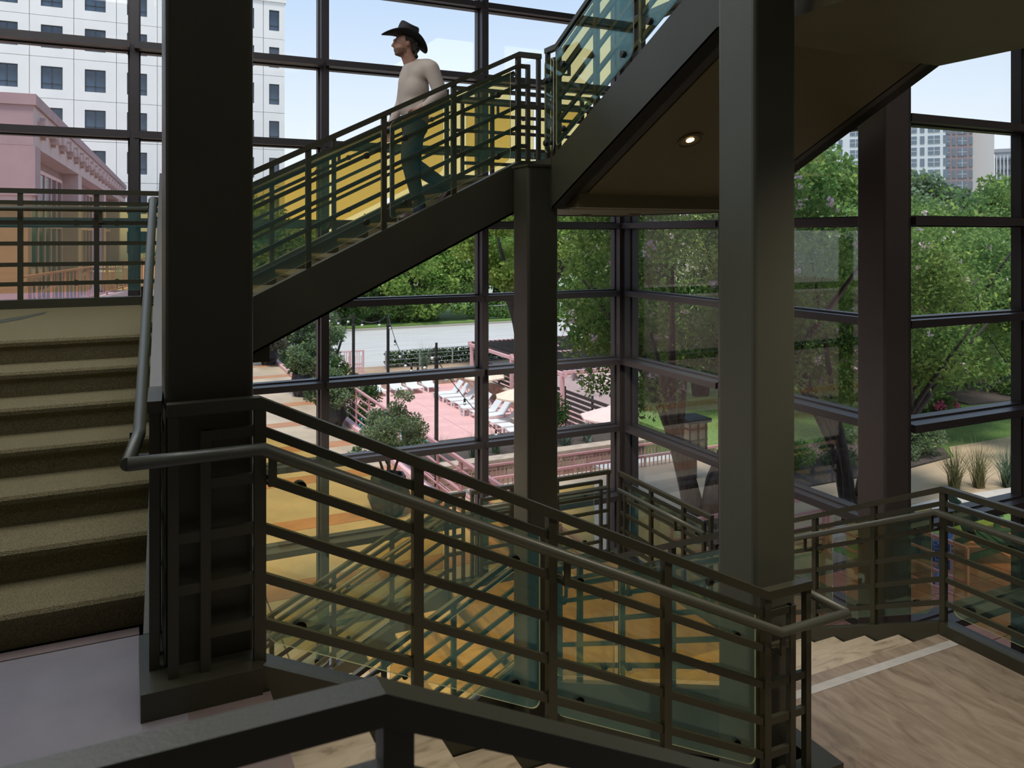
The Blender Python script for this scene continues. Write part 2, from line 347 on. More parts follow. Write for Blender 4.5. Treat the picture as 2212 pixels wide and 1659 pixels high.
rR = (L3-L4)/7
flight('travertine steps going down behind the right column', 'v', 0, [(3.97+.315*k, 3.97+.315*(k-1), L3-rR*k, L3-rR*(k+1)) for k in range(1, 7)], (3.50, 5.40), 1, .315, TRAV2,
       cut(KR, 3.97, 6.15), strg=(3.43, 5.47), loc=(4.4, 5.8, L4))
rF = (L4-L5)/8
flight('travertine flight at the bottom of the well seen through amber glass', 'u', 0, [(1.055+T*(k-1), 1.055+T*k, L5+rF*k, L5+rF*(k-1)) for k in range(1, 8)], (6.67, 8.36), 1, T, TRAV2,
       cut(KF, .70, 3.24), strg=(6.60, 8.42), loc=(1.055, 7.5, L5))

# level edge kerbs of the landings
def kerb(label, boxes, z, h=.45, parent=None):
    t = thing('landing_kerb', label, 'kerb', (boxes[0][0], boxes[0][2], z-h))
    for x0, x1, y0, y1 in boxes: MB().box(x0, x1, y0, y1, z-h, z).build('kerb', PAINT, t)
    return t
kerb('wide olive kerb around the foot of the left column', [(.045, .4605, 3.105, 3.265), (.045, .128, 3.2655, 3.575)], -1.62, .42)
kerb('olive kerb along the back of the carpeted landing', [(-4.2, .70, 8.36, 8.48)], -.58, .42)
kerb('olive kerb at the foot of the tall column above the travertine landing', [(3.005, 3.49, 3.12, 3.25), (3.37, 3.49, 3.25, 3.965)], -2.85, .42)
kerb('olive kerb along the window side of the travertine landing', [(5.41, 5.53, 1.0, 3.965)], -2.865, .42)
kerb('olive kerbs meeting in the far lower corner', [(3.25, 5.53, 8.36, 8.48), (5.41, 5.53, 6.155, 8.36)], -3.91, .40)
kerb('olive kerbs around the upper back landing', [(3.25, 5.53, 8.36, 8.48), (5.41, 5.53, 6.19, 8.36), (3.245, 3.48, 6.54, 6.66), (3.36, 3.48, 6.185, 6.54)], .68, .45)
kerb('olive kerb along the outer edge of the highest landing', [(5.41, 5.53, .97, 3.99)], 1.745, .45)
kerb('olive kerb at the outside of the near flight', [(-2.5, .455, 1.01, 1.13)], -1.62, .42)

# ------------------------------------------------------------------ railings
HS = [.98, .875, .695, .505, .315, .14]
CLAMP = mat('dark_clamp', (.03,.03,.024), .35, metal=.3)
def railing(label, O, D, kz, s0, s1, posts, start=None, end=None, panels=(), g=1, hand=True, handpts=None, rungs=True):
    """O origin, D run direction in plan, kz kerb heights against s. start/end = s of the outer post of a level end frame. g=+1: glass on the left of D"""
    D = Vector((*D, 0)).normalized(); N = Vector((-D.y, D.x, 0)); O = Vector((*O, 0))
    xs = [k[0] for k in kz]; zs_ = [k[1] for k in kz]
    K = lambda s: float(np.interp(s, xs, zs_))
    P = lambda s, h, off=0: O + D*s + N*off + Vector((0, 0, K(s)+h))
    t = thing('stair_railing', label, 'railing', tuple(P(posts[0], 0)))
    def run(a, b, h, wd, ht):
        ss = [a] + [x for x in xs if a+1e-4 < x < b-1e-4] + [b]
        mb = MB(); mb.loft([[P(s, h-ht/2, -wd/2), P(s, h-ht/2, wd/2), P(s, h+ht/2, wd/2), P(s, h+ht/2, -wd/2)] for s in ss]); return mb
    lo = start if start is not None else s0; hi = end if end is not None else s1
    li = (start + .11) if start is not None else s0; hi_i = (end - .11) if end is not None else s1
    run(lo-(.0225 if start is not None else 0), hi+(.0225 if end is not None else 0), HS[0], .05, .045).build('top_rail', PAINT, t)
    for i, h in enumerate(HS[1:]):
        full = i in (2, 3)
        run(lo if full else li, hi if full else hi_i, h, .026, .038).build('rung', PAINT, t)
    for s in posts:
        mb = MB(); mb.loft([[P(s-.022, z, -.019), P(s-.022, z, .019), P(s+.022, z, .019), P(s+.022, z, -.019)] for z in (-.004, HS[0]-.02)])
        for zz in HS[1:]:                             # weld fillets where the rungs meet the post
            mb.loft([[P(s-.034, zz-.012, -.012), P(s+.034, zz-.012, -.012), P(s+.034, zz-.012, .012), P(s-.034, zz-.012, .012)], [P(s-.034, zz+.012, -.012), P(s+.034, zz+.012, -.012), P(s+.034, zz+.012, .012), P(s-.034, zz+.012, .012)]])
        mb.build('post', PAINT, t)
    for e_, sg in ((start, 1), (end, -1)):
        if e_ is None: continue
        for s, top in ((e_, HS[0]-.02), (e_ + sg*.11, HS[1]+.019)):
            mb = MB(); mb.loft([[P(s-.018, z, -.018), P(s-.018, z, .018), P(s+.018, z, .018), P(s+.018, z, -.018)] for z in (-.004, top)]); mb.build('end_post', PAINT, t)
    for a, b in panels:
        # thin laminate panel with rounded corners following the slope
        h0, h1, rr, th, of = .055, .885, .05, .010, g*.045
        pl = []
        for cs, ch, a0 in ((b-rr, h1-rr, 0), (a+rr, h1-rr, 90), (a+rr, h0+rr, 180), (b-rr, h0+rr, 270)):
            for i in range(5):
                q = R(a0 + 22.5*i); pl.append((cs + rr*math.cos(q), ch + rr*math.sin(q)))
        outl = []
        for i, (s, h) in enumerate(pl):
            outl.append((s, h)); s2, h2 = pl[(i+1) % len(pl)]
            mids = sorted([x for x in xs if min(s, s2)+1e-4 < x < max(s, s2)-1e-4], reverse=s2 < s)
            for x in mids: outl.append((x, h + (h2-h)*(x-s)/(s2-s)))
        n = len(outl); mb = MB()
        vs = [P(s, h, of-th/2) for s, h in outl] + [P(s, h, of+th/2) for s, h in outl]
        mb.add(vs, [tuple(range(n-1, -1, -1)), tuple(range(n, 2*n))], 0)
        mb.add(vs, [(i, (i+1) % n, n+(i+1) % n, n+i) for i in range(n)], 1)
        gp = mb.build('glass_panel', [FILM, EDGE], t)
        for s in (a+.13, b-.13):
            for h in (HS[2], HS[5]):
                c0 = P(s, h, 0); ax = N*g; mb = MB(); rings = []
                ey = Vector((0,0,1)); 
                for off, r in ((.012,.012), (.036,.012), (.036,.027), (.066,.027), (.070,.022)):
                    rings.append([c0 + ax*off + (D*math.cos(2*math.pi*j/12) + ey*math.sin(2*math.pi*j/12))*r for j in range(12)])
                mb.loft(rings); mb.build('glass_clamp', CLAMP, t)
    if hand:
        ho = -g*.085
        if handpts is None:
            hh = s1 if end is not None else hi; ss = [lo] + [x for x in xs if lo+1e-4 < x < hh-1e-4] + [hh]; pts = [P(s, .82, ho) for s in ss]
        else: pts = [Vector(p) for p in handpts]
        mb = MB(); mb.tube(pts, .0245, 12); hr = mb.build('handrail', PAINT2, t, smooth=False)
        for pgn in hr.data.polygons: pgn.use_smooth = len(pgn.vertices) == 4
        for s in posts[::2]:
            mb = MB(); mb.beam(P(s+.035, .70, ho*.15), P(s+.035, .70, ho), .03, .012); mb.beam(P(s+.035, .694, ho), P(s+.035, .80, ho), .03, .012); mb.build('handrail_bracket', PAINT, t)
    return t
pp = lambda a, n, d=.635: [a + d*i for i in range(n)]
RA = pp(.46, 5)
railing('nearest long railing sloping down from the left column to the tall column', (0, 3.185), (1, 0), KA, .46, 3.0, RA, start=.155, end=3.285,
        panels=[(RA[0]+.03, RA[2]-.035), (RA[2]+.04, RA[4]-.03)], g=1,
        handpts=[(.003,3.10,-.80), (.46,3.10,-.80), (3.02,3.10,-2.035), (3.50,3.10,-2.035)])
railing('blurred railing top at the very front of the picture', (0, 1.07), (1, 0), [(-3.0,-1.62), (.315,-1.62), (2.9,-2.87), (3.4,-2.87)], -2.4, 3.2, [-2.2,-1.58,-.95,-.32,.335,.97,1.6,2.24,2.88], g=-1, hand=False,
        panels=[])
railing('railing beside the carpeted steps seen almost end on', (.094-.0524*.10, 3.16), (.05, 1), [(k[0]-3.16, k[1]) for k in KC], .10, 3.2, [.42, 1.02, 1.62, 2.22, 2.80], start=.12, end=3.3,
        panels=[(.46, 1.60), (1.64, 2.78)], g=-1,
        handpts=[(.003,3.10,-.80), (.047,3.57,-.80), (.165,5.95,.24), (.165,6.12,.24), (.24,6.14,.24)])
railing('level railing across the back of the carpeted landing', (0, 8.42), (1, 0), KM, -4.1, .66, [-3.91,-3.30,-2.69,-2.08,-1.47,-.86,-.25,.36], g=1, panels=[(-3.86,-2.73), (-2.65,-1.51), (-1.43,-.29), (-.21,.60)])
PM = pp(.70, 5)
railing('railing on the near side of the walking man\'s flight', (0, 6.60), (1, 0), KM, .70, 3.24, PM, end=3.45, panels=[(PM[0]+.03, PM[2]-.035), (PM[2]+.04, PM[4]-.10)], g=-1)
railing('railing on the window side of the walking man\'s flight', (0, 8.42), (1, 0), KM, .70, 3.24, PM, panels=[(PM[0]+.03, PM[2]-.035), (PM[2]+.04, PM[4]-.03)], g=1)
FLT = [(3.0,.68), (6.0,.68)]
railing('level railing along the back window at the upper landing', (0, 8.42), (1, 0), FLT, 3.30, 5.42, [3.80, 4.40, 5.00], start=3.32, end=5.40, panels=[(3.50, 4.36), (4.44, 5.24)], g=1)
railing('railing on the window side of the steep upper flight', (5.47, 8.36), (0, -1), [(0,.68), (2.18,.68), (4.36,1.745), (7.0,1.745)], .05, 7.0, [.40, 1.0, 1.6, 2.2, 2.83, 3.46, 4.1, 4.7, 5.3, 6.0, 6.6], start=.08,
        panels=[(.44, 1.56), (2.24, 3.42), (3.50, 4.66)], g=1)
railing('railing climbing steeply beside the dark stringer at top centre', (3.42, 6.36), (0, -1), [(0,.68), (.18,.68), (2.36,1.745), (3.3,1.745)], .0, 2.9, [.20, .83, 1.46, 2.09, 2.72], start=.0,
        panels=[(.03, .19), (.24, 1.42), (1.50, 2.68)], g=-1)
railing('railing on the well side of the steps behind the tall column', (3.43, 3.30), (0, 1), [(k[0]-3.30, k[1]) for k in KR], .05, 3.1, [.62, 1.25, 1.88, 2.51, 2.86], start=.20, end=3.10,
        panels=[(.66, 1.84), (1.92, 2.83)], g=1, handpts=[(3.50,3.10,-2.035), (3.515,3.97,-2.045), (3.515,6.15,-3.09), (3.515,6.4,-3.09)])
railing('railing with an angled corner post along the window side of the travertine landing', (5.47, 1.0), (0, 1), [(k[0]-1.0, k[1]) for k in KR], .0, 5.2, [.4, 1.0, 1.66, 2.30, 2.97, 3.585, 4.20, 4.82, 5.19], g=-1,
        panels=[(1.06, 1.60), (1.72, 2.24), (2.36, 2.92), (3.10, 3.90), (4.05, 4.75)])
railing('level railing beside the right window in the far lower corner', (5.47, 6.20), (0, 1), [(0,-3.91), (3,-3.91)], .30, 2.0, [.85, 1.45], start=.40, end=2.10, panels=[(.55, 1.95)], g=-1)
railing('level railing beside the back window in the far lower corner', (0, 8.42), (1, 0), [(3,-3.91), (6,-3.91)], 3.5, 5.3, [4.05, 4.65], start=3.55, end=5.38, panels=[(3.70, 5.20)], g=1)
railing('window side railing of the lowest flight behind amber glass', (0, 8.42), (1, 0), KF, .70, 3.24, PM, end=3.44, panels=[(PM[0]+.03, PM[2]-.035), (PM[2]+.04, PM[4]-.03)], g=1)
railing('well side railing of the lowest flight behind amber glass', (0, 6.60), (1, 0), KF, .70, 3.24, PM, end=3.44, panels=[(PM[0]+.03, PM[2]-.035), (PM[2]+.04, PM[4]-.03)], g=-1)

# ------------------------------------------------------------------ recessed lamps in the soffits
LAMP = emit('lamp_glow', (1.0,.62,.25), 14)
def downlight(label, loc, nrm, r, group=None):
    t = thing('recessed_downlight', label, 'light', loc, group=group); q = Vector(nrm).to_track_quat('Z', 'X')
    def ringm(prof):
        mb = MB(); mb.loft([[tuple(q @ Vector((rr*math.cos(2*math.pi*j/24), rr*math.sin(2*math.pi*j/24), z))) for j in range(24)] for rr, z in prof]); return mb
    ringm([(r, -.004), (r, .010), (r*.93, .012), (r*.90, .004), (r*.80, .004), (r*.74, .010), (r*.32, .004), (r*.30, -.004)]).build('trim_ring', SOFF, t, local=True)
    ringm([(r*.30, .000), (r*.30, .006), (r*.12, .010)]).build('lamp', LAMP, t, local=True)
    return t
downlight('round recessed downlight glowing in the sloping soffit', (4.02, 5.10, .68+(6.18-5.10)*.4885-.452), (0, -.44, -.9), .105)
for x, y, l in ((4.80, 8.0, 'small downlight in the flat ceiling under the upper landing, nearer the back window'), (5.1, 7.45, 'small downlight in the flat ceiling under the upper landing, nearer the right window')): downlight(l, (x, y, LT-.365), (0,0,-1), .07, 'downlights under the upper landing')
# ------------------------------------------------------------------ the man on the stairs
SKIN = mat('skin', (.42,.22,.15), .55, var=.12, scale=18); SWEAT = mat('cream_knit', (.62,.53,.46), .9, var=.08, scale=220, bump=.5, bscale=260, spec=.1)
DENIM = mat('blue_denim', (.042,.062,.10), .85, var=.2, scale=60, bump=.3, bscale=300); LEATHER = mat('brown_boot_leather', (.06,.03,.022), .35, var=.2, scale=20)
FELT = mat('black_felt', (.018,.018,.022), .75, var=.2, scale=60); HAIR = mat('dark_curly_hair', (.035,.024,.018), .7, var=.3, scale=60, bump=.6, bscale=90)
MAN = Vector((2.52, 7.42, .1275))
def fused(name, parts, m, parent, voxel=.009, smooth_it=6, sub=None):
    """parts: capsules ((p,r),(p,r),..) and ellipsoids ('e', c, (rx,ry,rz), rotation about v).  Everything is fused into one closed skin."""
    bm = MB(); off = wloc(parent)
    for pt in parts:
        if pt[0] == 'e':
            _, c, rr, ang = pt; q = Matrix.Rotation(ang, 3, 'Y'); tmp = MB(); tmp.sphere((0,0,0), 1, 20, 14, rr)
            bm.add([tuple(Vector(c) + q @ Vector(p)) for p in tmp.v], tmp.f)
        else:
            for (p, r) in pt: bm.sphere(p, r, 14, 10)
            for (p, r), (p2, r2) in zip(pt[:-1], pt[1:]):
                a = Vector(p); b = Vector(p2); n = 6
                bm.tube([a.lerp(b, i/n) for i in range(n+1)], r, 14, rads=[r + (r2-r)*i/n for i in range(n+1)])
    me = bm.mesh(name, m, off, True); tmp = bpy.data.objects.new('tmp', me); COL.objects.link(tmp)
    md = tmp.modifiers.new('r', 'REMESH'); md.mode = 'VOXEL'; md.voxel_size = voxel; md.use_smooth_shade = True
    ms = tmp.modifiers.new('s', 'SMOOTH'); ms.factor = .5; ms.iterations = smooth_it
    dg = bpy.context.evaluated_depsgraph_get(); me2 = bpy.data.meshes.new_from_object(tmp.evaluated_get(dg)); me2.name = name
    bpy.data.objects.remove(tmp); bpy.data.meshes.remove(me)
    if not me2.materials: me2.materials.append(m)
    me2.polygons.foreach_set('use_smooth', [True]*len(me2.polygons))
    return link(name, me2, parent)
V = 7.42
man = thing('person', 'man in a black cowboy hat, cream sweater and jeans walking down the stairs', 'person', tuple(MAN))
def hand(wr, d, curl, side):
    """palm plus five fingers from wrist wr along d; curl bends the fingers forward (-u)"""
    wr = Vector(wr); d = Vector(d).normalized(); fw = Vector((-1,0,0)); fw = (fw - d*fw.dot(d)).normalized(); sd = d.cross(fw)
    out = [((wr, .027), (wr + d*.045, .030))]
    out.append(('e', wr + d*.06, (.040, .017, .052), 0))
    for i, (o_, L) in enumerate(((-.030,.070), (-.010,.080), (.010,.076), (.029,.060))):
        a = wr + d*.095 + fw*(-o_)*.9; b = a + d*L*.5 + sd*side*.012*curl; c = b + d*L*.38 + sd*side*.034*curl
        out.append(((a, .0095), (b, .0085), (c, .0072)))
    a = wr + d*.035 + fw*.030; out.append(((a, .012), (a + d*.035 + fw*.022, .0105), (a + d*.068 + fw*.020, .0085)))
    return out
hc = Vector((2.415, V, 1.845))                       # centre of the head
body = [
 ('e', (hc.x+.012, V, hc.z+.015), (.098,.076,.108), 0), ('e', (hc.x-.03, V, hc.z-.05), (.066,.060,.078), .15), ('e', (hc.x-.068, V, hc.z-.098), (.026,.030,.022), 0),
 ('e', (hc.x-.088, V, hc.z+.030), (.016,.050,.014), 0),                                        # brow
 ((( hc.x-.090, V, hc.z+.022), .010), ((hc.x-.108, V, hc.z-.012), .0115), ((hc.x-.116, V, hc.z-.026), .0125), ((hc.x-.096, V, hc.z-.034), .012)),   # nose
 ('e', (hc.x-.092, V, hc.z-.060), (.012,.024,.008), 0), ('e', (hc.x-.088, V, hc.z-.074), (.012,.022,.008), 0),   # lips
 ('e', (hc.x+.018, V-.076, hc.z-.008), (.018,.009,.030), .2), ('e', (hc.x+.018, V+.076, hc.z-.008), (.018,.009,.030), .2),   # ears
 (((hc.x+.018, V, hc.z-.05), .064), ((2.46, V, 1.71), .064), ((2.505, V, 1.61), .076)),
 ('e', (2.53, V, 1.45), (.095,.14,.20), .15), ('e', (2.52, V, 1.18), (.095,.13,.15), 0),
 (((2.50, V-.09, 1.10), .085), ((2.44, V-.09, .71), .060), ((2.52, V-.09, .27), .042)),
 (((2.52, V+.09, 1.10), .085), ((2.54, V+.09, .69), .060), ((2.87, V+.09, .50), .042)),
 (((2.60, V-.195, 1.60), .046), ((2.69, V-.255, 1.345), .038), ((2.50, V-.205, 1.185), .030)),
 (((2.50, V+.20, 1.60), .055), ((2.47, V+.25, 1.32), .043), ((2.335, V+.215, 1.07), .030)),
] + hand((2.50, V-.205, 1.185), (-.8,.05,-.62), .6, 1) + hand((2.335, V+.215, 1.07), (-.22,-.05,-1), .7, -1)
skin_o = fused('body', body, SKIN, man, .0075, 3)
sweater = [
 ('e', (2.545, V, 1.545), (.125,.185,.135), .25), ('e', (2.515, V, 1.40), (.145,.185,.19), .12), ('e', (2.51, V, 1.26), (.138,.172,.16), 0),
 (((2.52, V-.06, 1.21), .118), ((2.53, V-.06, 1.13), .116)), (((2.52, V+.06, 1.21), .118), ((2.53, V+.06, 1.13), .116)),
 (((2.495, V, 1.635), .076), ((2.51, V, 1.58), .120), ((2.47, V, 1.46), .115), ((2.475, V, 1.28), .110)), (((2.56, V, 1.63), .085), ((2.60, V-.15, 1.615), .082), ((2.62, V-.205, 1.59), .080), ((2.695, V-.255, 1.345), .070), ((2.60, V-.225, 1.255), .056), ((2.525, V-.21, 1.195), .040)),
 (((2.54, V, 1.63), .085), ((2.52, V+.15, 1.61), .082), ((2.51, V+.205, 1.58), .078), ((2.475, V+.255, 1.32), .060), ((2.35, V+.22, 1.10), .038)),
]
fused('sweater', sweater, SWEAT, man, .010, 45)
trousers = [
 ('e', (2.525, V, 1.06), (.128,.165,.13), 0), (((2.505, V-.085, 1.04), .112), ((2.455, V-.09, .86), .094), ((2.435, V-.09, .72), .080), ((2.475, V-.09, .55), .074), ((2.53, V-.09, .34), .064), ((2.54, V-.09, .255), .066)),
 (((2.535, V+.085, 1.04), .112), ((2.54, V+.09, .86), .094), ((2.53, V+.09, .70), .080), ((2.69, V+.09, .60), .074), ((2.855, V+.09, .505), .064), ((2.895, V+.09, .48), .062)),
]
fused('jeans', trousers, DENIM, man, .010, 5)
fused('boot', [(((2.55, V-.09, .36), .044), ((2.545, V-.09, .20), .046)), ('e', (2.47, V-.09, .172), (.135,.046,.045), 0), ('e', (2.40, V-.09, .160), (.075,.044,.034), 0), (((2.56, V-.10, .155), .028), ((2.56, V-.08, .155), .028))], LEATHER, man, .008, 3)
fused('boot', [(((2.83, V+.09, .53), .044), ((2.90, V+.09, .455), .046)), ('e', (2.865, V+.09, .385), (.125,.045,.042), -.95), ('e', (2.81, V+.09, .325), (.060,.043,.034), -.5), (((2.945, V+.08, .45), .026), ((2.945, V+.10, .45), .026))], LEATHER, man, .008, 3)
hair = [('e', (hc.x+.040, V, hc.z+.03), (.088,.083,.085), 0), ('e', (hc.x+.080, V, hc.z-.045), (.048,.070,.060), 0)]
rr_ = random.Random(3)
for i in range(46):
    a = rr_.uniform(-1.1, 1.1); hair.append(('e', (hc.x+.055+.062*math.cos(a)+rr_.uniform(-.01,.02), V+.080*math.sin(a), hc.z+rr_.uniform(-.115, .02)), (.017,.017,.019), 0))
for sy in (-1, 1): hair.append(('e', (hc.x+.004, V+sy*.070, hc.z+.035), (.016,.009,.034), 0))
fused('hair', hair, HAIR, man, .007, 1)
for sy in (-1, 1):
    MB().sphere((hc.x-.0765, V+sy*.030, hc.z+.012), .0090, 8, 6).build('eye', mat('eye_white', (.6,.57,.53), .3), man)
    MB().sphere((hc.x-.0835, V+sy*.031, hc.z+.012), .0045, 8, 6).build('iris', mat('dark_iris', (.03,.02,.015), .3), man)
STUB = mat('short_stubble', (.235,.125,.088), .8, var=.3, scale=90)
skin_o.data.materials.append(STUB)
for f in skin_o.data.polygons:                       # stubble along the jaw, chin and upper lip
    c = Vector(f.center) + MAN; dx, dz = c.x-hc.x, c.z-hc.z
    if -.130 + .40*max(0, dx+.07) < dz < -.052 - .1*min(0, dx+.06) and dx < .012: f.material_index = 1
# hat: curled brim, creased crown, band; tipped back to front
hq = Matrix.Rotation(R(17), 3, 'Y'); h0 = Vector((hc.x+.022, V, hc.z+.062))
def hat_pt(x, y, z): return tuple(h0 + hq @ Vector((x, y, z)))
NB = 40; rings = []
for (rx, ry, dz) in ((.100,.080,.0), (.150,.115,-.006), (.200,.150,-.008), (.235,.180,-.004), (.236,.181,.004), (.200,.150,.000), (.150,.115,.002), (.098,.078,.010)):
    ring = []
    for j in range(NB):
        a = 2*math.pi*j/NB; x = rx*math.cos(a); y = ry*math.sin(a); k = (rx-.1)/.135
        ring.append(hat_pt(x, y*(1-.18*k*abs(math.sin(a))), dz + k*(.052*math.sin(a)**2 - .060*math.cos(a)**2)))
    rings.append(ring)
mb = MB(); mb.loft(rings, caps=False); brim = mb.build('hat_brim', FELT, man, True)
rings = []
for (k, z) in ((1.0, .0), (1.01,.04), (1.0,.08), (.97,.108), (.91,.126), (.80,.134), (.58,.130), (.25,.116)):
    ring = []
    for j in range(NB):
        a = 2*math.pi*j/NB; c, s = math.cos(a), math.sin(a)
        x = .104*k*c; y = .082*k*s; pinch = 1 - .10*max(0, -c)**2*(z/.15)
        zz = z + (.010*math.cos(2*a) if z > .11 else 0) + (-.004*c if z > .06 else 0) - (.020 if k < .5 else 0)
        ring.append(hat_pt(x, y*pinch, zz))
    rings.append(ring)
mb = MB(); mb.loft(rings); mb.build('hat_crown', FELT, man, True)
mb = MB(); mb.loft([[hat_pt(.1065*q*math.cos(2*math.pi*j/NB), .0845*q*math.sin(2*math.pi*j/NB), z) for j in range(NB)] for q, z in ((1,.004), (1.005,.026), (.985,.027), (.98,.003))], caps=False)
mb.build('hat_band', mat('hat_ribbon', (.05,.05,.055), .5), man, True)
# ------------------------------------------------------------------ outside: ground, terrace, pool
def patch(name, poly, z, th, m): return struct(name, MB().prism(poly, z-th, z), m)
CONC = mat('tan_concrete', (.50,.39,.27), .45, var=.14, scale=.9, bump=.05, bscale=20); CONC2 = mat('orange_concrete', (.46,.22,.11), .5, var=.16, scale=1.2)
PINKDECK = mat('pink_deck_concrete', (.76,.43,.40), .7, var=.07, scale=.8); PINKPAINT = mat('pink_rail_paint', (.55,.27,.28), .5); PALEPINK = mat('pale_pink_paint', (.78,.47,.48), .5)
STUCCO = mat('pink_stucco', (.40,.255,.262), .85, var=.06, scale=1.5, bump=.12, bscale=35); STUCCO2 = mat('light_pink_stucco', (.56,.40,.385), .85, var=.05, scale=2)
ROADM = mat('pale_asphalt', (.50,.49,.47), .9, var=.08, scale=.5, stretch=(.3,2,1)); GRASS = mat('lawn_green', (.13,.22,.045), .9, var=.25, scale=14, bump=.4, bscale=60)
EARTH = mat('mulch_earth', (.075,.055,.045), .95, var=.4, scale=22, bump=.6, bscale=30); WHITE = mat('white_canvas', (.80,.80,.78), .7); BLACKM = mat('black_metal', (.022,.022,.024), .45)
TEALW = mat('pool_water', (.05,.36,.34), .08, var=.2, scale=1.5, bump=.2, bscale=4); TREADW = mat('pool_coping', (.10,.24,.24), .5)
PATH = mat('tan_path', (.56,.41,.27), .4, var=.14, scale=.7, stretch=(.5,2.2,1)); TERRA = mat('terracotta_paving', (.42,.17,.10), .6, var=.15, scale=3)
BARK = mat('grey_brown_bark', (.085,.062,.05), .9, var=.35, scale=9, bump=.5, bscale=20, stretch=(3,3,.6)); BARK2 = mat('dark_bark', (.05,.042,.04), .9, var=.3, scale=8, bump=.5, bscale=18, stretch=(3,3,.5))

struct('ground_far', MB().box(-120, 260, 9.9, 330, -10.6, -10.1), mat('dry_ground', (.20,.19,.10), .95, var=.3, scale=.2))
te = thing('terrace', loc=(-3, 9.7, G), kind='structure')
MB().box(-13, 5.62, 9.72, 47, -10.1, G-.06).build('terrace_base', STUCCO2, te)
wid = [2.1, .55]*11; y0 = 9.74; k = 0
mA = {}
for wv in wid:
    m = CONC if wv > 1 else CONC2
    for i in range(5):
        x0 = -12.9 + 3.68*i + .01
        if wv not in mA: mA[wv] = {}
        if m not in mA[wv]: mA[wv][m] = MB().box(0, 3.66, 0, wv-.012, -.06, 0).mesh('paving_slab', m)
        link('paving_slab', mA[wv][m], te, (x0+3, y0-9.7, RNG.uniform(-.002,.002)))
    y0 += wv
MB().box(5.50, 5.66, 9.74, 46, G, G+.10).build('terrace_curb', PALEPINK, te)
# pool yard
py = thing('pool_deck', loc=(14, 40, -9.8), kind='structure')
MB().box(5.7, 34, 19.2, 57, -10.3, -10.02).build('deck_base', STUCCO2, py)
dm = MB().box(0, 2.38, 0, 2.38, -.2, 0).mesh('deck_panel', PINKDECK)
for i in range(12):
    for j in range(15):
        x = 5.75 + 2.4*i; y = 19.3 + 2.4*j
        if x < 12.0 and y < 42.5 and y > 26: continue
        if x > 21: continue
        link('deck_panel', dm, py, (x-14, y-40, RNG.uniform(-.004,.004)))
po = tag(thing('swimming_pool', 'teal swimming pool below the terrace railing beyond the potted shrub', 'pool', (9, 34, -9.9)))
MB().box(5.8, 12.85, 26.6, 43.1, -10.0, -9.92).build('water', TEALW, po)
mb = MB(); mb.box(12.85, 13.15, 26.4, 43.4, -10.0, -9.78); mb.box(5.8, 12.85, 43.1, 43.4, -10.0, -9.78); mb.box(5.8, 12.85, 26.3, 26.6, -10.0, -9.78); mb.build('coping', TREADW, po)
STONEC = [mat('tan_stone', (.36,.28,.20), .85, var=.15, scale=4), mat('pale_stone', (.47,.37,.29), .85, var=.12, scale=4), mat('rosy_stone', (.42,.27,.22), .85, var=.12, scale=4)]
def block_wall(name, x0, y0, x1, y1, z0, rows, bw, bh, th=.3):
    d = Vector((x1-x0, y1-y0, 0)); L = d.length; d.normalize(); ang = math.atan2(d.y, d.x)
    t = thing(name, loc=(x0, y0, z0), rz=ang, kind='structure')
    MB().box(0, L, .03, th, 0, rows*bh).build('mortar_core', mat('mortar', (.30,.26,.22), .9), t, local=True)
    n = int(L/bw); ms = []
    for m in STONEC:
        for q in range(2):
            e_ = .010; mb = MB(); mb.loft([[(e_, 0, e_), (bw-e_, 0, e_), (bw-e_, 0, bh-e_), (e_, 0, bh-e_)][::-1], [(e_-.004, th-.05, e_), (bw-e_+.004, th-.05, e_), (bw-e_, th-.05, bh-e_), (e_, th-.05, bh-e_)][::-1]]); ms.append(mb.mesh('stone_block', m))
    for r in range(rows):
        for c in range(n):
            xx = c*bw + (bw/2 if r % 2 and c < n-1 else 0)
            link('stone_block', ms[RNG.integers(len(ms))], t, (xx, RNG.uniform(-.02,.02), r*bh))
    MB().box(-.03, L+.03, -.05, th+.05, rows*bh, rows*bh+.08).build('wall_cap', STONEC[1], t, local=True)
    return t
block_wall('wall_pool_back', 12.0, 49.6, 19.6, 49.6, -9.8, 3, .62, .27)
block_wall('wall_pool_side', 19.7, 49.4, 19.7, 36.4, -9.8, 3, .66, .27)
block_wall('wall_ramp', 6.4, 18.6, 13.1, 18.6, -7.0, 6, .48, .20)
struct('ramp_floor', MB().box(5.7, 13.0, 15.4, 18.6, -7.3, -7.0), CONC)
struct('planting_bed_wall_top', MB().box(6.4, 13.0, 18.95, 21.5, -10.1, -5.86), EARTH)
patch('lawn', [(6.7,9.75), (6.45,9.75), (6.45,5.3), (40,5.3), (60,18.5), (60,31), (26,31), (18,26), (13.1,18.9), (13.1,15.4), (5.75,15.4), (5.75,9.75)], G-.02, 4.8, GRASS)
patch('garden_path', [(6.6,10.4), (13.5,10.7), (24,9.6), (40,9.2), (40,13.3), (21,13.1), (18.3,13.15), (17.6,12.5), (15.8,12.3), (12,12.3), (6.6,12.6)], G+.02, .06, PATH)
patch('side_paving', [(5.8,9.8), (11.4,9.8), (12.2,13.65), (13.0,15.3), (5.8,15.3)], G+.012, .05, CONC)
patch('path_curb', [(10.5,10.05), (14.5,10.15), (24,9.1), (40,8.7), (40,9.1), (24,9.5), (14.5,10.5), (10.5,10.4)], G+.10, .2, mat('pale_curb', (.55,.50,.44), .7, var=.06))
bed = [(12.0,12.36), (15.8,12.36), (17.55,12.55), (18.1,13.15), (16.8,14.3), (14.5,15.3), (12.9,14.9)]
patch('planting_bed', bed, G+.03, .06, EARTH)
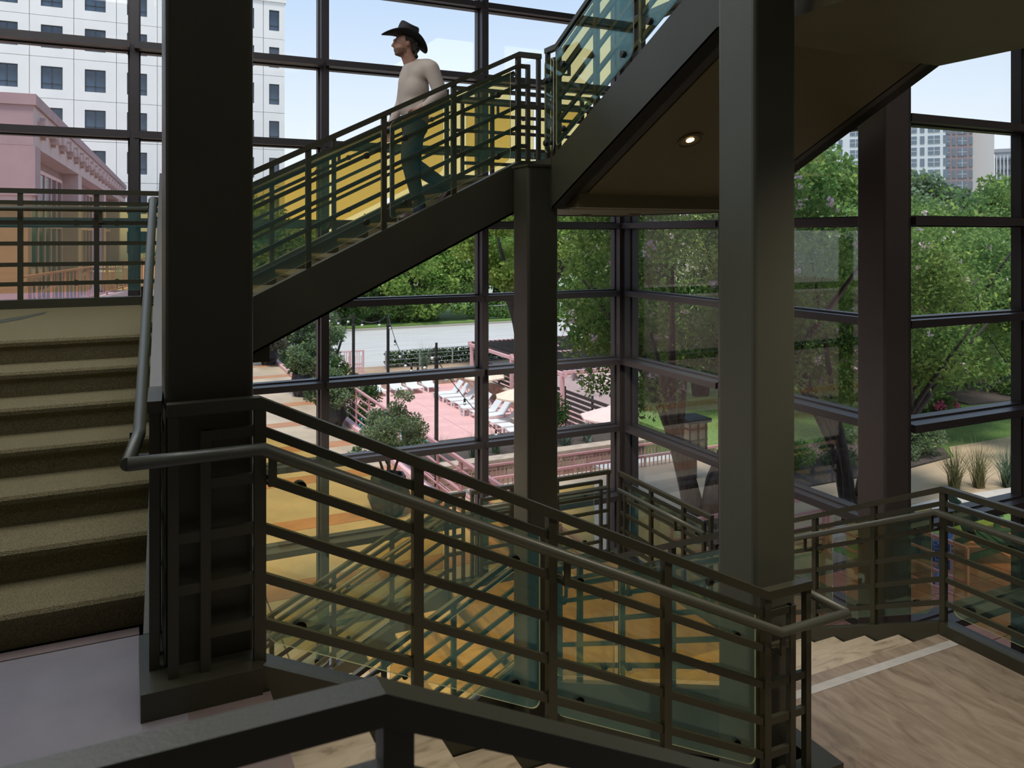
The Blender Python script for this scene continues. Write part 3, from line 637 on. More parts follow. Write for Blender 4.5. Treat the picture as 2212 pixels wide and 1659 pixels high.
patch('planting_bed_far', [(23.5,16.2), (32,15.2), (40,16), (40,19), (24,19)], G+.03, .06, EARTH)
pt = thing('patio', loc=(10, 7, G), kind='structure')
MB().box(6.75, 15.6, 5.32, 9.3, G-.05, G+.005).build('patio_base', EARTH, pt)
tm = MB().box(0, .585, 0, .585, 0, .045).mesh('paving_tile', TERRA)
for i in range(14):
    for j in range(6): link('paving_tile', tm, pt, (6.9+.6*i-10, 5.4+.6*j-7, RNG.uniform(-.004,.004)))
patch('road', [(12.9,58), (120,58), (120,81), (12.9,81)], -9.85, .4, ROADM)
patch('road_curb', [(12.9,81), (120,81), (120,81.4), (12.9,81.4)], -9.65, .4, mat('curb_concrete', (.42,.38,.33), .8))
patch('verge', [(12.9,81.4), (140,81.4), (140,140), (12.9,140)], -9.5, .6, GRASS)
patch('yard_beyond_pool', [(5.7,49.9), (45,49.9), (45,58), (5.7,58)], -9.75, .4, mat('yard_ground', (.38,.27,.18), .9, var=.2, scale=.5))

# ------------------------------------------------------------------ pink railings, poles, lights
def bar_rail(label, a, b, z, h, nrail, npost, m, group=None, pick=0, pr=.022):
    a = Vector((*a, 0)); b = Vector((*b, 0)); t = thing('metal_railing', label, 'railing', (a.x, a.y, z), group=group)
    ds = [0] if pick else [i/(nrail) for i in range(nrail)]
    for i, f in enumerate(ds): MB().bar((a.x, a.y, z+h*(1-f)), (b.x, b.y, z+h*(1-f)), .06 if i == 0 else .03, .05 if i == 0 else .03).build('rail', m, t)
    if pick: MB().bar((a.x, a.y, z+.10), (b.x, b.y, z+.10), .04, .04).build('rail', m, t)
    for i in range(npost):
        p = a.lerp(b, i/(npost-1)); MB().box(p.x-pr, p.x+pr, p.y-pr, p.y+pr, z, z+h).build('post', m, t)
    if pick:
        mb = MB(); n = int((b-a).length/pick)
        for i in range(n):
            p = a.lerp(b, (i+.5)/n); mb.box(p.x-.010, p.x+.010, p.y-.010, p.y+.010, z+.1, z+h-.02)
        tag(mb.build('pickets', m, t), kind='stuff')
    return t
bar_rail('pink railing along the terrace edge running back beside the potted shrubs', (5.58, 10.0), (5.58, 27.5), G+.1, 1.0, 5, 15, PINKPAINT)
bar_rail('pink railing of five bars behind and below the terrace edge', (6.15, 10.2), (6.15, 19.0), G-.35, 1.0, 5, 8, PINKPAINT)
bar_rail('pink picket railing in front of the low stone wall', (6.3, 18.0), (14.6, 18.0), -6.75, 1.08, 2, 7, PINKPAINT, pick=.11)
bar_rail('nearer pink picket railing at the ramp below the stone wall', (6.3, 15.0), (13.4, 15.0), -6.0, 1.0, 2, 6, PINKPAINT, pick=.11)
bar_rail('short pink railing by the tree trunk outside the corner', (7.3, 9.7), (10.4, 9.7), G, .95, 4, 4, PINKPAINT)
bar_rail('pink railing coming toward the building beside the tree trunk', (10.4, 9.6), (10.4, 7.2), G, .95, 4, 3, PINKPAINT)
bar_rail('black iron fence across the street at left', (13.2, 82.5), (20.0, 82.5), -9.5, 1.5, 2, 8, BLACKM, pick=.28, pr=.05)
bar_rail('pale metal fence across the street at right behind the big tree', (36.0, 83.0), (60.0, 83.0), -9.5, 1.5, 2, 8, mat('pale_metal', (.6,.62,.62), .5), pick=.4, pr=.05)
bar_rail('grey wire fence before the clipped hedge beyond the pool', (17.0, 56.5), (30, 56.5), -9.75, 1.3, 4, 6, mat('grey_wire', (.35,.36,.37), .5), pr=.04)
g = thing('garden_gate', 'pale pink metal screen panel with a stepped pattern beyond the pool', 'gate', (12.9, 54.5, -9.75))
for x in (0, .95, 1.9): MB().box(12.9+x-.05, 12.9+x+.05, 54.45, 54.55, -9.75, -7.95).build('gate_post', PALEPINK, g)
for z in (-8.0, -9.6): MB().box(12.9, 14.8, 54.47, 54.53, z-.04, z+.04).build('gate_rail', PALEPINK, g)
for i in range(1, 13):
    x = 12.9 + 1.9*i/13; MB().box(x-.022, x+.022, 54.48, 54.52, -9.6, -8.0 if i % 3 else -8.3).build('slat', PALEPINK, g)
for x0, x1, z in ((.2,.8,-9.0), (.2,.6,-9.25), (1.2,1.8,-8.9), (1.25,1.8,-9.15)): MB().box(12.9+x0, 12.9+x1, 54.46, 54.54, z-.04, z+.04).build('key_bar', PALEPINK, g)
def pole(label, x, y, z0, z1):
    t = thing('light_pole', label, 'pole', (x, y, z0)); mb = MB(); mb.lathe([(.045, z0), (.045, z1-.35)], 8, (x, y, 0)); mb.build('shaft', BLACKM, t)
    MB().lathe([(.03, z1-.36), (.06, z1-.35), (.06, z1-.31), (.028, z1-.30), (.028, z1)], 8, (x, y, 0)).build('finial', BLACKM, t); return t
poles = [('thin black light pole farthest left of the string lights', 5.75, 27.0, -2.35), ('second black light pole from the left at the terrace corner', 5.85, 22.6, -2.25), ('third black light pole beside the potted shrub', 6.75, 22.2, -2.25), ('nearest black light pole with a capped top in front of the loungers', 5.85, 15.8, -2.25)]
for l, x, y, z in poles: pole(l, x, y, -9.8 if x > 6.5 else G, z)
BULB = mat('bulb_glass', (.75,.76,.74), .15)
def string_light(label, a, b, sag, n):
    a = Vector(a); b = Vector(b); t = thing('string_light', label, 'string lights', tuple(a)); P = lambda f: a.lerp(b, f) - Vector((0,0,sag*4*f*(1-f)))
    MB().tube([P(i/14) for i in range(15)], .010, 5).build('wire', BLACKM, t)
    for i in range(n):
        p = P((i+.5)/n); s = MB().lathe([(.02, -.01), (.028, -.02), (.028, -.09)], 8, p).build('socket', BLACKM, t); MB().sphere((p.x, p.y, p.z-.125), .042, 8, 6).build('bulb', BULB, s)
string_light('string of bulbs sagging between the two right-hand poles', (6.75, 22.2, -2.28), (5.85, 15.8, -2.30), .9, 8)
string_light('string of bulbs running left from the second pole', (5.85, 22.6, -2.28), (5.75, 27.0, -2.4), .25, 4)
string_light('string of bulbs falling right from the nearest pole to the wall', (5.85, 15.8, -2.6), (9.5, 19.5, -5.6), .25, 5)
string_light('string of bulbs between the second and third poles', (5.85, 22.6, -2.3), (6.75, 22.2, -2.3), .2, 2)

# ------------------------------------------------------------------ loungers, parasols, pergola
LW = mat('white_lounger_frame', (.80,.80,.80), .5); SLING = mat('white_sling', (.74,.74,.73), .7)
def lounger(label, loc, rz, back=52):
    t = thing('sun_lounger', label, 'lounger', loc, rz, group='white sun loungers around the pool')
    W = .37
    for s in (-1, 1): MB().box(-.95, .95, s*W-.03, s*W+.03, .26, .33).build('side_rail', LW, t, local=True)
    for x in (-.9, .62):
        for s in (-1, 1): MB().box(x-.04, x+.04, s*W-.04, s*W+.04, 0, .27).build('leg', LW, t, local=True)
    MB().box(-.95, .28, -W+.03, W-.03, .31, .345).build('seat', SLING, t, local=True)
    c, s_ = math.cos(R(back)), math.sin(R(back)); mb = MB()
    mb.loft([[(.27+c*q-s_*o, y, .33+s_*q+c*o) for q, o in ((0,0), (.80,0), (.80,.035), (0,.035))] for y in (-W, W)]); mb.build('backrest', SLING, t, local=True)
    mb = MB(); mb.beam((.27+c*.5, -W+.04, .32+s_*.5), (.72, -W+.04, .29), .03, .03); mb.beam((.27+c*.5, W-.04, .32+s_*.5), (.72, W-.04, .29), .03, .03); mb.build('prop', LW, t, local=True)
    return t
lg = lounger('white lounger of the back row facing the pool, near the gate end', (11.8, 48.1, -9.8), R(90))
names = ['second', 'third', 'fourth', 'fifth', 'sixth']
for i in range(1, 6): copy_tree(lg, None, (11.8+1.05*i + (.25 if i > 2 else 0), 48.1, -9.8), None, 'white lounger of the back row facing the pool, %s from the left' % names[i-1])
lr0 = copy_tree(lg, None, (17.6, 45.2, -9.8), R(-2), 'white lounger of the right-hand row, farthest from the building')
nm = ['second', 'third', 'fourth', 'fifth', 'sixth', 'seventh', 'eighth', 'ninth', 'tenth']
for i, y in enumerate([44.2, 43.1, 42.1, 41.0, 39.6, 38.6, 37.2, 36.2, 35.2]): copy_tree(lg, None, (17.6+.05*(i % 3), y, -9.8), R(-2 + 3*((i % 3)-1)), 'white lounger of the right-hand row, %s from its far end' % nm[i])
for i, (x, y, l) in enumerate([(16.6, 40.3, 'square white side table at the foot of the right-hand loungers'), (16.7, 34.6, 'square white side table nearest the building'), (12.4, 47.9, 'square white side table in the back row of loungers')]):
    t = thing('side_table', l, 'table', (x, y, -9.8)); MB().box(-.24,.24,-.24,.24,.40,.46).build('table_top', LW, t, local=True)
    for a in (-1,1):
        for b in (-1,1): MB().box(a*.2-.035, a*.2+.035, b*.2-.035, b*.2+.035, 0, .40).build('leg', LW, t, local=True)
CREAM = mat('cream_canvas', (.82,.66,.50), .8, var=.03); PINKC = mat('pale_pink_canvas', (.80,.60,.54), .8)
def parasol(label, loc, h, r, m, n=8):
    t = thing('parasol', label, 'umbrella', loc); MB().lathe([(.028, 0), (.028, h-.05)], 8).build('pole', LW, t, local=True)
    MB().lathe([(.26, 0), (.26, .06), (.06, .10), (.05, .3)], 12).build('base', LW, t, local=True)
    mb = MB()
    for k in range(n):
        a0, a1 = 2*math.pi*k/n, 2*math.pi*(k+1)/n; am = (a0+a1)/2
        mb.loft([[(rr*math.cos(a0), rr*math.sin(a0), z), (rr*.985*math.cos(am)*math.cos(math.pi/n), rr*.985*math.sin(am)*math.cos(math.pi/n), z-.02*rr/r), (rr*math.cos(a1), rr*math.sin(a1), z)] for rr, z in ((.12, h-.02), (r*.55, h-.20), (r, h-.42), (r, h-.50))], caps=False, close=False)
    mb.build('canopy', m, t, local=True)
    MB().lathe([(.20, h-.05), (.12, h+.03), (.02, h+.06)], 10).build('vent_cap', m, t, local=True)
    for k in range(n):
        a = 2*math.pi*k/n; MB().beam((.03*math.cos(a), .03*math.sin(a), h-.10), (r*.97*math.cos(a), r*.97*math.sin(a), h-.46), .018, .018).build('rib', LW, t, local=True)
    return t
parasol('cream parasol among the far loungers', (18.9, 43.0, -9.8), 1.95, 1.25, CREAM)
parasol('cream parasol nearer the column among the loungers', (18.2, 37.0, -9.8), 1.95, 1.25, CREAM)
parasol('pale pink parasol glimpsed right of the dark column', (19.6, 30.5, -9.8), 2.1, 1.4, PINKC)
pg = thing('pergola', 'dark slatted pergola with a pink frame at the pool\'s right side', 'pergola', (22, 42, -9.75)); zt = -7.05
for x in (20.2, 27.8):
    MB().box(x-.08, x+.08, 35.6, 48.4, zt-.18, zt).build('beam', PALEPINK, pg)
    for y in (36, 42, 48): MB().box(x-.09, x+.09, y-.09, y+.09, -9.9, zt-.18).build('post', PALEPINK, pg)
for y in (35.7, 42, 48.3): MB().box(20.1, 27.9, y-.08, y+.08, zt-.02, zt+.12).build('cross_beam', PALEPINK, pg)
sm = MB().box(0, .06, 0, 12.6, 0, .12).mesh('slat', BLACKM)
for i in range(24): link('slat', sm, pg, (20.3+.32*i-22, 35.7-42, zt+9.75))
fn = thing('slat_fence', 'dark horizontal board fence below the pergola', 'fence', (20.3, 32, -9.8))
fm = MB().box(0, .05, 0, 17, 0, .16).mesh('board', BARK2)
for i in range(7): link('board', fm, fn, (0, -1.5, .15+.26*i))
for i in range(7): MB().box(.05, .13, -1.4+2.7*i, -1.3+2.7*i, 0, 2.0).build('post', BARK2, fn, local=True)

# ------------------------------------------------------------------ garden seats
def adirondack(label, loc, rz, m):
    t = thing('adirondack_chair', label, 'chair', loc, rz)
    for i in range(6): MB().box(-.28+.095*i, -.19+.095*i, -.30, .30, .36-.022*i, .385-.022*i).build('seat_slat', m, t, local=True)
    for i in range(5):
        y = -.26+.105*i; mb = MB(); mb.loft([[(.28+.36*q, yy, .27+.80*q) for yy in (y, y+.095)] + [(.305+.36*q, yy, .26+.80*q) for yy in (y+.095, y)] for q in (0, 1 - .06*abs(i-2))]); mb.build('back_slat', m, t, local=True)
    for s in (-1, 1):
        MB().box(-.34, .42, s*.36-.06, s*.36+.06, .55, .575).build('armrest', m, t, local=True)
        MB().box(-.30, -.21, s*.335-.02, s*.335+.02, 0, .55).build('leg', m, t, local=True)
        mb = MB(); mb.beam((-.28, s*.30, .36), (.62, s*.30, .04), .03, .10); mb.build('side_rail', m, t, local=True)
    return t
adirondack('dark green garden chair on the terracotta patio, right of the corner post', (12.6, 8.3, G+.05), R(150), mat('dark_green_paint', (.03,.10,.07), .5))
adirondack('blue garden chair on the patio beside the green one', (11.2, 8.5, G+.05), R(205), mat('blue_paint', (.06,.12,.26), .5))
t = thing('deck_chair', 'black folding deck chair on the tan path at right edge', 'chair', (21.4, 12.4, G+.05), R(20))
for s in (-1, 1):
    mb = MB(); mb.beam((-.5, s*.3, .02), (.6, s*.3, .62), .05, .06); mb.build('leg', BLACKM, t, local=True); mb = MB(); mb.beam((.5, s*.3, .02), (-.15, s*.3, .55), .05, .06); mb.build('leg', BLACKM, t, local=True)
for i in range(6): MB().box(-.45+.15*i, -.35+.15*i, -.3, .3, .28+.02*i, .31+.02*i).build('seat_slat', BLACKM, t, local=True)
for i in range(5): MB().box(.42+.05*i, .46+.05*i, -.3, .3, .50+.14*i, .60+.14*i).build('back_slat', BLACKM, t, local=True)
bench = thing('low_wall', 'white stone bench ledge beyond the pink pickets outside the corner', 'bench', (12.2, 16.9, G-1.7)); MB().box(10.6, 14.4, 16.6, 17.2, G-1.75, G-.55).build('seat_block', STUCCO2, bench); MB().box(10.5, 14.5, 16.5, 17.3, G-.55, G-.47).build('seat_top', STRIP, bench)
lan = thing('garden_lantern', 'boxy dark garden lantern with a grid front outside the corner window', 'lantern', (11.0, 13.9, G))
MB().box(10.92, 11.08, 13.82, 13.98, G, G+.55).build('post', BLACKM, lan); MB().box(10.78, 11.22, 13.68, 14.12, G+.55, G+1.25).build('lamp_box', mat('lantern_panel', (.35,.26,.15), .6), lan); MB().box(10.70, 11.30, 13.60, 14.20, G+1.25, G+1.33).build('roof', BLACKM, lan)
for i in range(3):
    MB().box(10.76, 11.24, 13.66, 13.68, G+.62+.24*i, G+.65+.24*i).build('grid_bar', BLACKM, lan); MB().box(10.76, 10.78, 13.66, 14.14, G+.62+.24*i, G+.65+.24*i).build('grid_bar', BLACKM, lan)
for x in (10.77, 11.0, 11.21): MB().box(x-.015, x+.015, 13.655, 13.68, G+.55, G+1.25).build('grid_bar', BLACKM, lan)
# ------------------------------------------------------------------ buildings
WPAN = mat('white_precast', (.84,.83,.80), .85, var=.03, scale=.6); WJOINT = mat('panel_joint', (.70,.69,.67), .9)
WGLASS = mat('blue_grey_glazing', (.045,.075,.12), .12, var=.5, scale=.35, spec=.8); WFRAME = mat('dark_window_frame', (.05,.06,.07), .5)
tw = thing('office_tower', 'white precast tower with a grid of square windows at upper left', 'building', (-2.2, 71, G))
MB().box(-19, 12.35, 71.1, 79, G-5, 20.2).build('core', WJOINT, tw)
def ring(wu, hu, ww, hh, th=.26):
    o = [(-wu/2,-hu/2), (wu/2,-hu/2), (wu/2,hu/2), (-wu/2,hu/2)]; i_ = [(-ww/2,-hh/2), (ww/2,-hh/2), (ww/2,hh/2), (-ww/2,hh/2)]
    mb = MB(); vs = [(x,-.0,z) for x,z in o] + [(x,-.0,z) for x,z in i_] + [(x,th,z) for x,z in o] + [(x,th,z) for x,z in i_]; fs = []
    for k in range(4):
        q = (k+1) % 4; fs += [(k,q,4+q,4+k), (8+q,8+k,12+k,12+q), (4+k,4+q,12+q,12+k), (k,8+k,8+q,q)]
    return mb.add(vs, fs)
cols = [(-2.2+2.97*k, 2.97, 1.46) for k in range(-5, 4)] + [(9.36, 2.36, .85), (11.44, 1.78, .85)]
rm = {}; 
for cx, wu, ww in cols:
    if (wu, ww) not in rm:
        fr = MB(); hh = 1.76
        fr.box(-ww/2, -ww/2+.06, .10, .2, -hh/2, hh/2); fr.box(ww/2-.06, ww/2, .10, .2, -hh/2, hh/2); fr.box(-ww/2, ww/2, .10, .2, hh/2-.06, hh/2); fr.box(-ww/2, ww/2, .10, .2, -hh/2, -hh/2+.06)
        if ww > 1: fr.box(-.03, .03, .11, .2, -hh/2, hh/2)
        fr.box(-ww/2, ww/2, .11, .2, -hh/2+.42, -hh/2+.48)
        rm[(wu, ww)] = (ring(wu-.035, 3.17-.035, ww, hh).mesh('facade_panel', WPAN), fr.mesh('window', WFRAME), MB().box(-ww/2+.05, ww/2-.05, .17, .19, -hh/2+.05, hh/2-.05).mesh('pane', WGLASS))
    for j in range(-5, 3):
        z = 12.1 + 3.17*j
        pm, fm_, gm = rm[(wu, ww)]
        link('facade_panel', pm, tw, (cx+2.2, -.16, z-G)); f = link('window', fm_, tw, (cx+2.2, -.16, z-G)); link('pane', gm, f)
MB().box(-19.1, 12.45, 70.75, 79.1, 20.02, 20.45).build('parapet', WPAN, tw)

# pink lodge at left
pk = thing('pink_building', 'pink stucco building with rows of block brackets along its fascia at left', 'building', (-2.3, 25.5, -1.95), -.051)
B = lambda: MB()
H0, H1, H2 = 0.0, 4.40, 5.80
B().box(-9, .0, .0, 44, H1, H2).build('fascia', STUCCO2, pk, local=True)
B().box(-9.05, .07, -.07, 44, H2-.28, H2+.02).build('coping', STUCCO, pk, local=True)
B().box(-9, -.0, -.012, .0, H1+.02, H2-.28).build('front_fascia', STUCCO, pk, local=True)
B().box(-9, .05, -.05, .9, 3.05, H1).build('corner_block', STUCCO, pk, local=True)
B().box(-9, -.06, .06, .8, 2.85, 3.05).build('corner_step', STUCCO2, pk, local=True)
B().box(-9, -.15, .15, .7, 0, 2.85).build('corner_wall', STUCCO, pk, local=True)
B().box(-9, -.60, .7, 44, 0, H1).build('rear_wall', STUCCO, pk, local=True)
mb = MB(); mb.tube([(-1.6, -.10, H2-.85), (-1.6, 0, H2-.85)], .38, 16); mb.build('round_boss', STUCCO2, pk, local=True)
ROOFT = mat('brown_metal_roof', (.20,.13,.11), .6, var=.1, scale=2)
mb = MB(); mb.add([(-10,1,H2), (-1.2,1,H2), (-1.2,12,H2), (-10,12,H2), (-6,6.5,H2+3.4)], [(0,1,4), (1,2,4), (2,3,4), (3,0,4), (3,2,1,0)]); mb.build('hip_roof', ROOFT, pk, local=True)
for k in range(9):
    x = -9.4 + 1.0*k; mb = MB(); mb.beam((x, 1+.1, H2+.02), (-6 + (x+6)*.05, 6.3, H2+3.36), .07, .10); mb.build('roof_seam', ROOFT, pk, local=True)
for y in (11.2, 23.8, 36.4): B().box(-.62, -.02, y, y+1.3, 0, H1).build('pier', STUCCO2, pk, local=True)
d1 = MB(); d1.box(-.02, .20, -.14, .14, .02, .27); d1.box(-.02, .27, .22, .42, -.14, .12); d1.box(-.02, .16, .22, .42, .12, .40); d1.box(-.02, .13, .42, .54, -.22, -.02)
dmesh = d1.mesh('bracket_block', STUCCO2)
for i in range(20): link('bracket_block', dmesh, pk, (0, .9+2.1*i, H1+.52))
PGL = mat('dark_shop_glazing', (.045,.05,.06), .12, spec=.25)
def bay(y0, y1, z1=4.1, n=6):
    w_ = B(); w_.box(-.64, -.52, y0, y1, z1-.12, z1); w_.box(-.64, -.52, y0, y1, 0, .12); w_.box(-.64, -.52, y0, y1, 2.20, 2.32)
    for i in range(n+1):
        y = y0+(y1-y0)*i/n; w_.box(-.64, -.52, y-.06, y+.06, 0, z1)
    f = w_.build('window', PALEPINK, pk, local=True)
    for i in range(n):
        a = y0+(y1-y0)*i/n+.06; b = y0+(y1-y0)*(i+1)/n-.06
        for z0_, z1_ in ((.12, 2.20), (2.32, z1-.12)): B().box(-.58, -.56, a, b, z0_, z1_).build('pane', PGL, f, local=True)
for y0, y1 in ((1.8, 10.6), (13.2, 23.2), (25.8, 35.8)): bay(y0, y1)
struct('upper_terrace', MB().prism([(-16,20.6), (-2.1,20.6), (2.9,46), (3.6,69), (-16,69)], G, -1.95), STUCCO2)
bar_rail('pink balcony railing in front of the pink building', (-2.15, 20.9), (2.6, 46), -1.95, 1.0, 5, 22, PINKPAINT, pick=.35)
for i, (x, y) in enumerate([(-.6, 31), (-.2, 34.5)]):
    t = thing('urn_planter', ['pale round urn on the upper terrace, nearer one', 'pale round urn on the upper terrace, farther one'][i], 'planter', (x, y, -1.95)); MB().lathe([(.22,0), (.45,.3), (.5,.7), (.42,.8), (.48,.85)], 14).build('bowl', STRIP, t, local=True)

# far blocks at right
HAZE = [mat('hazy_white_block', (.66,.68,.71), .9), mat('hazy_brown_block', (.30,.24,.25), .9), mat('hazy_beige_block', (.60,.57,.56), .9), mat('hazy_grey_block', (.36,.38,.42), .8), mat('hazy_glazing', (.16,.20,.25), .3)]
def far_block(label, c, wd, z1, m, cols_, rows, ww, hh, z0w, dz, fins=0):
    ang = math.atan2(-c[0], c[1])
    t = thing('apartment_block', label, 'building', (c[0], c[1], G), ang)
    MB().box(-wd/2, wd/2, 0, 22, -8, z1-G).build('wall', m, t, local=True)
    MB().box(-wd/2-.2, wd/2+.2, -.2, 22, z1-G, z1-G+.9).build('parapet', m, t, local=True)
    wm = MB().box(-ww/2, ww/2, -.12, .02, -hh/2, hh/2).mesh('window', HAZE[4]); fm_ = MB(); fm_.box(-.05,.05,-.16,-.10,-hh/2,hh/2); fm_.box(-ww/2,ww/2,-.16,-.10,-.05,.05); fm_ = fm_.mesh('glazing_bar', HAZE[0])
    sm_ = MB().box(-ww*.19, ww*.19, -.12, .02, -hh/2, hh/2).mesh('side_window', HAZE[4])
    for i in cols_:
        for j in range(rows):
            z = z0w - dz*j - G; f = link('window', wm, t, (i, 0, z)); link('glazing_bar', fm_, f); link('side_window', sm_, t, (i + ww*.95, 0, z))
    if fins:
        fmz = MB().box(-.12, .12, -.8, 0, 0, z1-G-1).mesh('fin', HAZE[0])
        for i in range(fins): link('fin', fmz, t, (-wd/2+.4+i*(wd-.8)/(fins-1), 0, 0))
        for j in range(8): MB().box(-wd/2, wd/2, -.5, 0, z1-G-2-2.6*j, z1-G-1.5-2.6*j).build('floor_band', HAZE[4], t, local=True)
    return t
def at(px, Y):                                       # a far direction given as slope to the right of the view axis
    return (.901*px*Y + .4338*Y, -.4338*px*Y + .901*Y)
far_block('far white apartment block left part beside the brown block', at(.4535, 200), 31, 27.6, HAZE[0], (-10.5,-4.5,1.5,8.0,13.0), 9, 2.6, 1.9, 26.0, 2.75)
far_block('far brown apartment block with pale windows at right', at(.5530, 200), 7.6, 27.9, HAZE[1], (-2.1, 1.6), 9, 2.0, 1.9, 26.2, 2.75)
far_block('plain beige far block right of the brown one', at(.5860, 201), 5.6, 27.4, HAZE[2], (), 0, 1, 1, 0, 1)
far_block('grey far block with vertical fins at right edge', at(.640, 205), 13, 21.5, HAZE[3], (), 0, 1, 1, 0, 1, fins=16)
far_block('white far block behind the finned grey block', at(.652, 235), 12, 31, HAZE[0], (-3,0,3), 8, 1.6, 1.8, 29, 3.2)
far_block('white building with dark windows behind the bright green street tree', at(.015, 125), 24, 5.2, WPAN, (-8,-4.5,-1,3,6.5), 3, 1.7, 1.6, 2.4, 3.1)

# ------------------------------------------------------------------ trees and plants
def leaf_mesh(name, blobs, n, L, W, mats, seed, droop=.0, two=.0):
    r = np.random.default_rng(seed); bl = np.array(blobs, float); vol = bl[:,3]**2; idx = r.choice(len(bl), n, p=vol/vol.sum())
    d = r.normal(size=(n,3)); d /= np.linalg.norm(d, axis=1)[:,None]; rad = bl[idx,3]*(r.random(n)**.45)
    c = bl[idx,:3] + d*rad[:,None]*np.array([1,1,.85])
    a = r.normal(size=(n,3)) + d*.8; a[:,2] -= droop; a /= np.linalg.norm(a, axis=1)[:,None]
    u = r.normal(size=(n,3)); u -= a*(u*a).sum(1)[:,None]; u /= np.linalg.norm(u, axis=1)[:,None]
    s = r.uniform(.65, 1.3, n)[:,None]; nn = np.cross(a, u)
    v = np.stack([c - a*L*.5*s, c + u*W*.5*s + nn*W*.12*s, c + a*L*.5*s, c - u*W*.5*s + nn*W*.12*s], 1).reshape(-1,3)
    me = bpy.data.meshes.new(name); me.vertices.add(4*n); me.vertices.foreach_set('co', v.ravel()); me.loops.add(4*n); me.loops.foreach_set('vertex_index', np.arange(4*n))
    me.polygons.add(n); me.polygons.foreach_set('loop_start', np.arange(0,4*n,4)); me.polygons.foreach_set('loop_total', np.full(n,4))
    for m in mats: me.materials.append(m)
    if len(mats) > 1: me.polygons.foreach_set('material_index', (r.random(n) < two).astype(np.int32))
    me.update(); me.validate(); return me
LF = [leafmat('myrtle_leaf', (.095,.185,.050), (.28,.38,.115), 1.4), leafmat('fresh_leaf', (.15,.28,.06), (.34,.46,.12), .35), leafmat('mid_leaf', (.10,.20,.065), (.26,.37,.12), .4), leafmat('dark_leaf', (.025,.065,.02), (.07,.13,.04), .5),
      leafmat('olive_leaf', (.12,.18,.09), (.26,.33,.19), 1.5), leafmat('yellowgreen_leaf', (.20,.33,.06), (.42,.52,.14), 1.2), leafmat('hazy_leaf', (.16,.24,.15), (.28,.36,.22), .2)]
FLW = leafmat('pale_blossom', (.72,.50,.55), (.85,.72,.75), 3); PINKF = leafmat('magenta_blossom', (.65,.10,.25), (.80,.25,.40), 3); YELT = LF[5]
def blobs(cx, cy, cz, rx, ry, rz, n, rb, seed, shell=.55):
    r = random.Random(seed); out = []
    while len(out) < n:
        x, y, z = (r.uniform(-1,1) for _ in range(3)); d = x*x+y*y+z*z
        if d > 1 or d < shell*shell*.5: continue
        out.append((cx+x*rx, cy+y*ry, cz+z*rz, rb*r.uniform(.7,1.25)))
    return out
def trunk_mb(stems, bark_r, seed, spread, h0, h1, br=3):
    r = random.Random(seed); mb = MB()
    for i in range(stems):
        a = 2*math.pi*i/max(1,stems) + r.uniform(-.4,.4); k = spread*r.uniform(.6,1.1) if stems > 1 else spread*.3
        pts = []
        for q in range(7):
            f = q/6; pts.append((math.cos(a)*(.08*min(stems-1,1)+k*f**1.5)+r.uniform(-.04,.04)*h0*.2, math.sin(a)*(.08*min(stems-1,1)+k*f**1.5)+r.uniform(-.04,.04)*h0*.2, h0*f))
        mb.tube(pts, 1, 8, rads=[bark_r*(1-.5*q/6) for q in range(7)])
        for b in range(br):
            f = pts[3+b % 4]; a2 = a + r.uniform(-1.4,1.4); L = (h1-h0*.5)*r.uniform(.5,.9)
            p2 = [(f[0]+math.cos(a2)*L*.55*q/4, f[1]+math.sin(a2)*L*.55*q/4, f[2]+L*.85*(q/4)**.9) for q in range(5)]
            mb.tube(p2, 1, 6, rads=[bark_r*.5*(1-.75*q/4) for q in range(5)])
    return mb
def tree(label, loc, stems, br, spread, h0, h1, bl, n, L, W, m, bark=BARK, seed=1, flowers=0, group=None, name='tree'):
    t = thing(name, label, 'tree', loc, group=group)
    trunk_mb(stems, br, seed, spread, h0, h1).build('trunk', bark, t, True, True)
    tag(link('crown', leaf_mesh('crown', bl, n, L, W, [m, YELT], seed, .1, .10), t), kind='stuff')
    if flowers:
        r = random.Random(seed+9); fb = []
        for i in range(flowers):
            b = bl[r.randrange(len(bl))]; d = Vector((r.gauss(0,1), r.gauss(0,1), abs(r.gauss(0,1))*.6)).normalized(); fb.append((b[0]+d.x*b[3], b[1]+d.y*b[3], b[2]+d.z*b[3], r.uniform(.05,.11)))
        tag(link('blossoms', leaf_mesh('blossoms', fb, flowers*16, .055, .05, [FLW], seed+2), t), kind='stuff')
    return t
tree('flowering crape myrtle just outside the corner window', (8.9, 11.0, G), 4, .19, 1.3, 3.0, 6.0, blobs(.1,.3,4.55,2.6,2.6,2.25,64,.62,11) + blobs(-.9,.6,3.3,1.2,1.2,1.0,9,.42,13), 42000, .095, .048, LF[0], BARK, 3, 190)
tree('multi-stemmed crape myrtle outside between the two right columns', (11.9, 10.4, G), 5, .12, 1.2, 2.6, 5.0, blobs(.3,.6,3.95,2.6,2.3,1.75,60,.58,21) + blobs(-1.0,-.4,3.2,.8,.8,.8,6,.40,22), 38000, .095, .048, LF[0], BARK2, 5, 170)
tree('dense dark green flowering tree filling the window at far right', (19.2, 15.2, G), 4, .16, 1.4, 2.6, 5.4, blobs(-.4,0,3.4,4.9,3.2,2.35,115,.72,31), 60000, .12, .06, LF[2], BARK2, 7, 150)
tree('dark shade tree between the crape myrtle and the far right tree', (17.0, 21.0, G), 2, .2, 1.2, 3, 6.5, blobs(0,0,3.9,4.2,3.8,3.3,70,.95,35), 30000, .17, .09, LF[3], BARK2, 8)
tree('second dark green tree close behind the far right flowering tree', (25, 18.5, G), 3, .2, 1.4, 2.6, 6, blobs(0,0,3.6,5.2,3.4,3.0,80,1.0,33), 26000, .17, .09, LF[2], BARK2, 27)
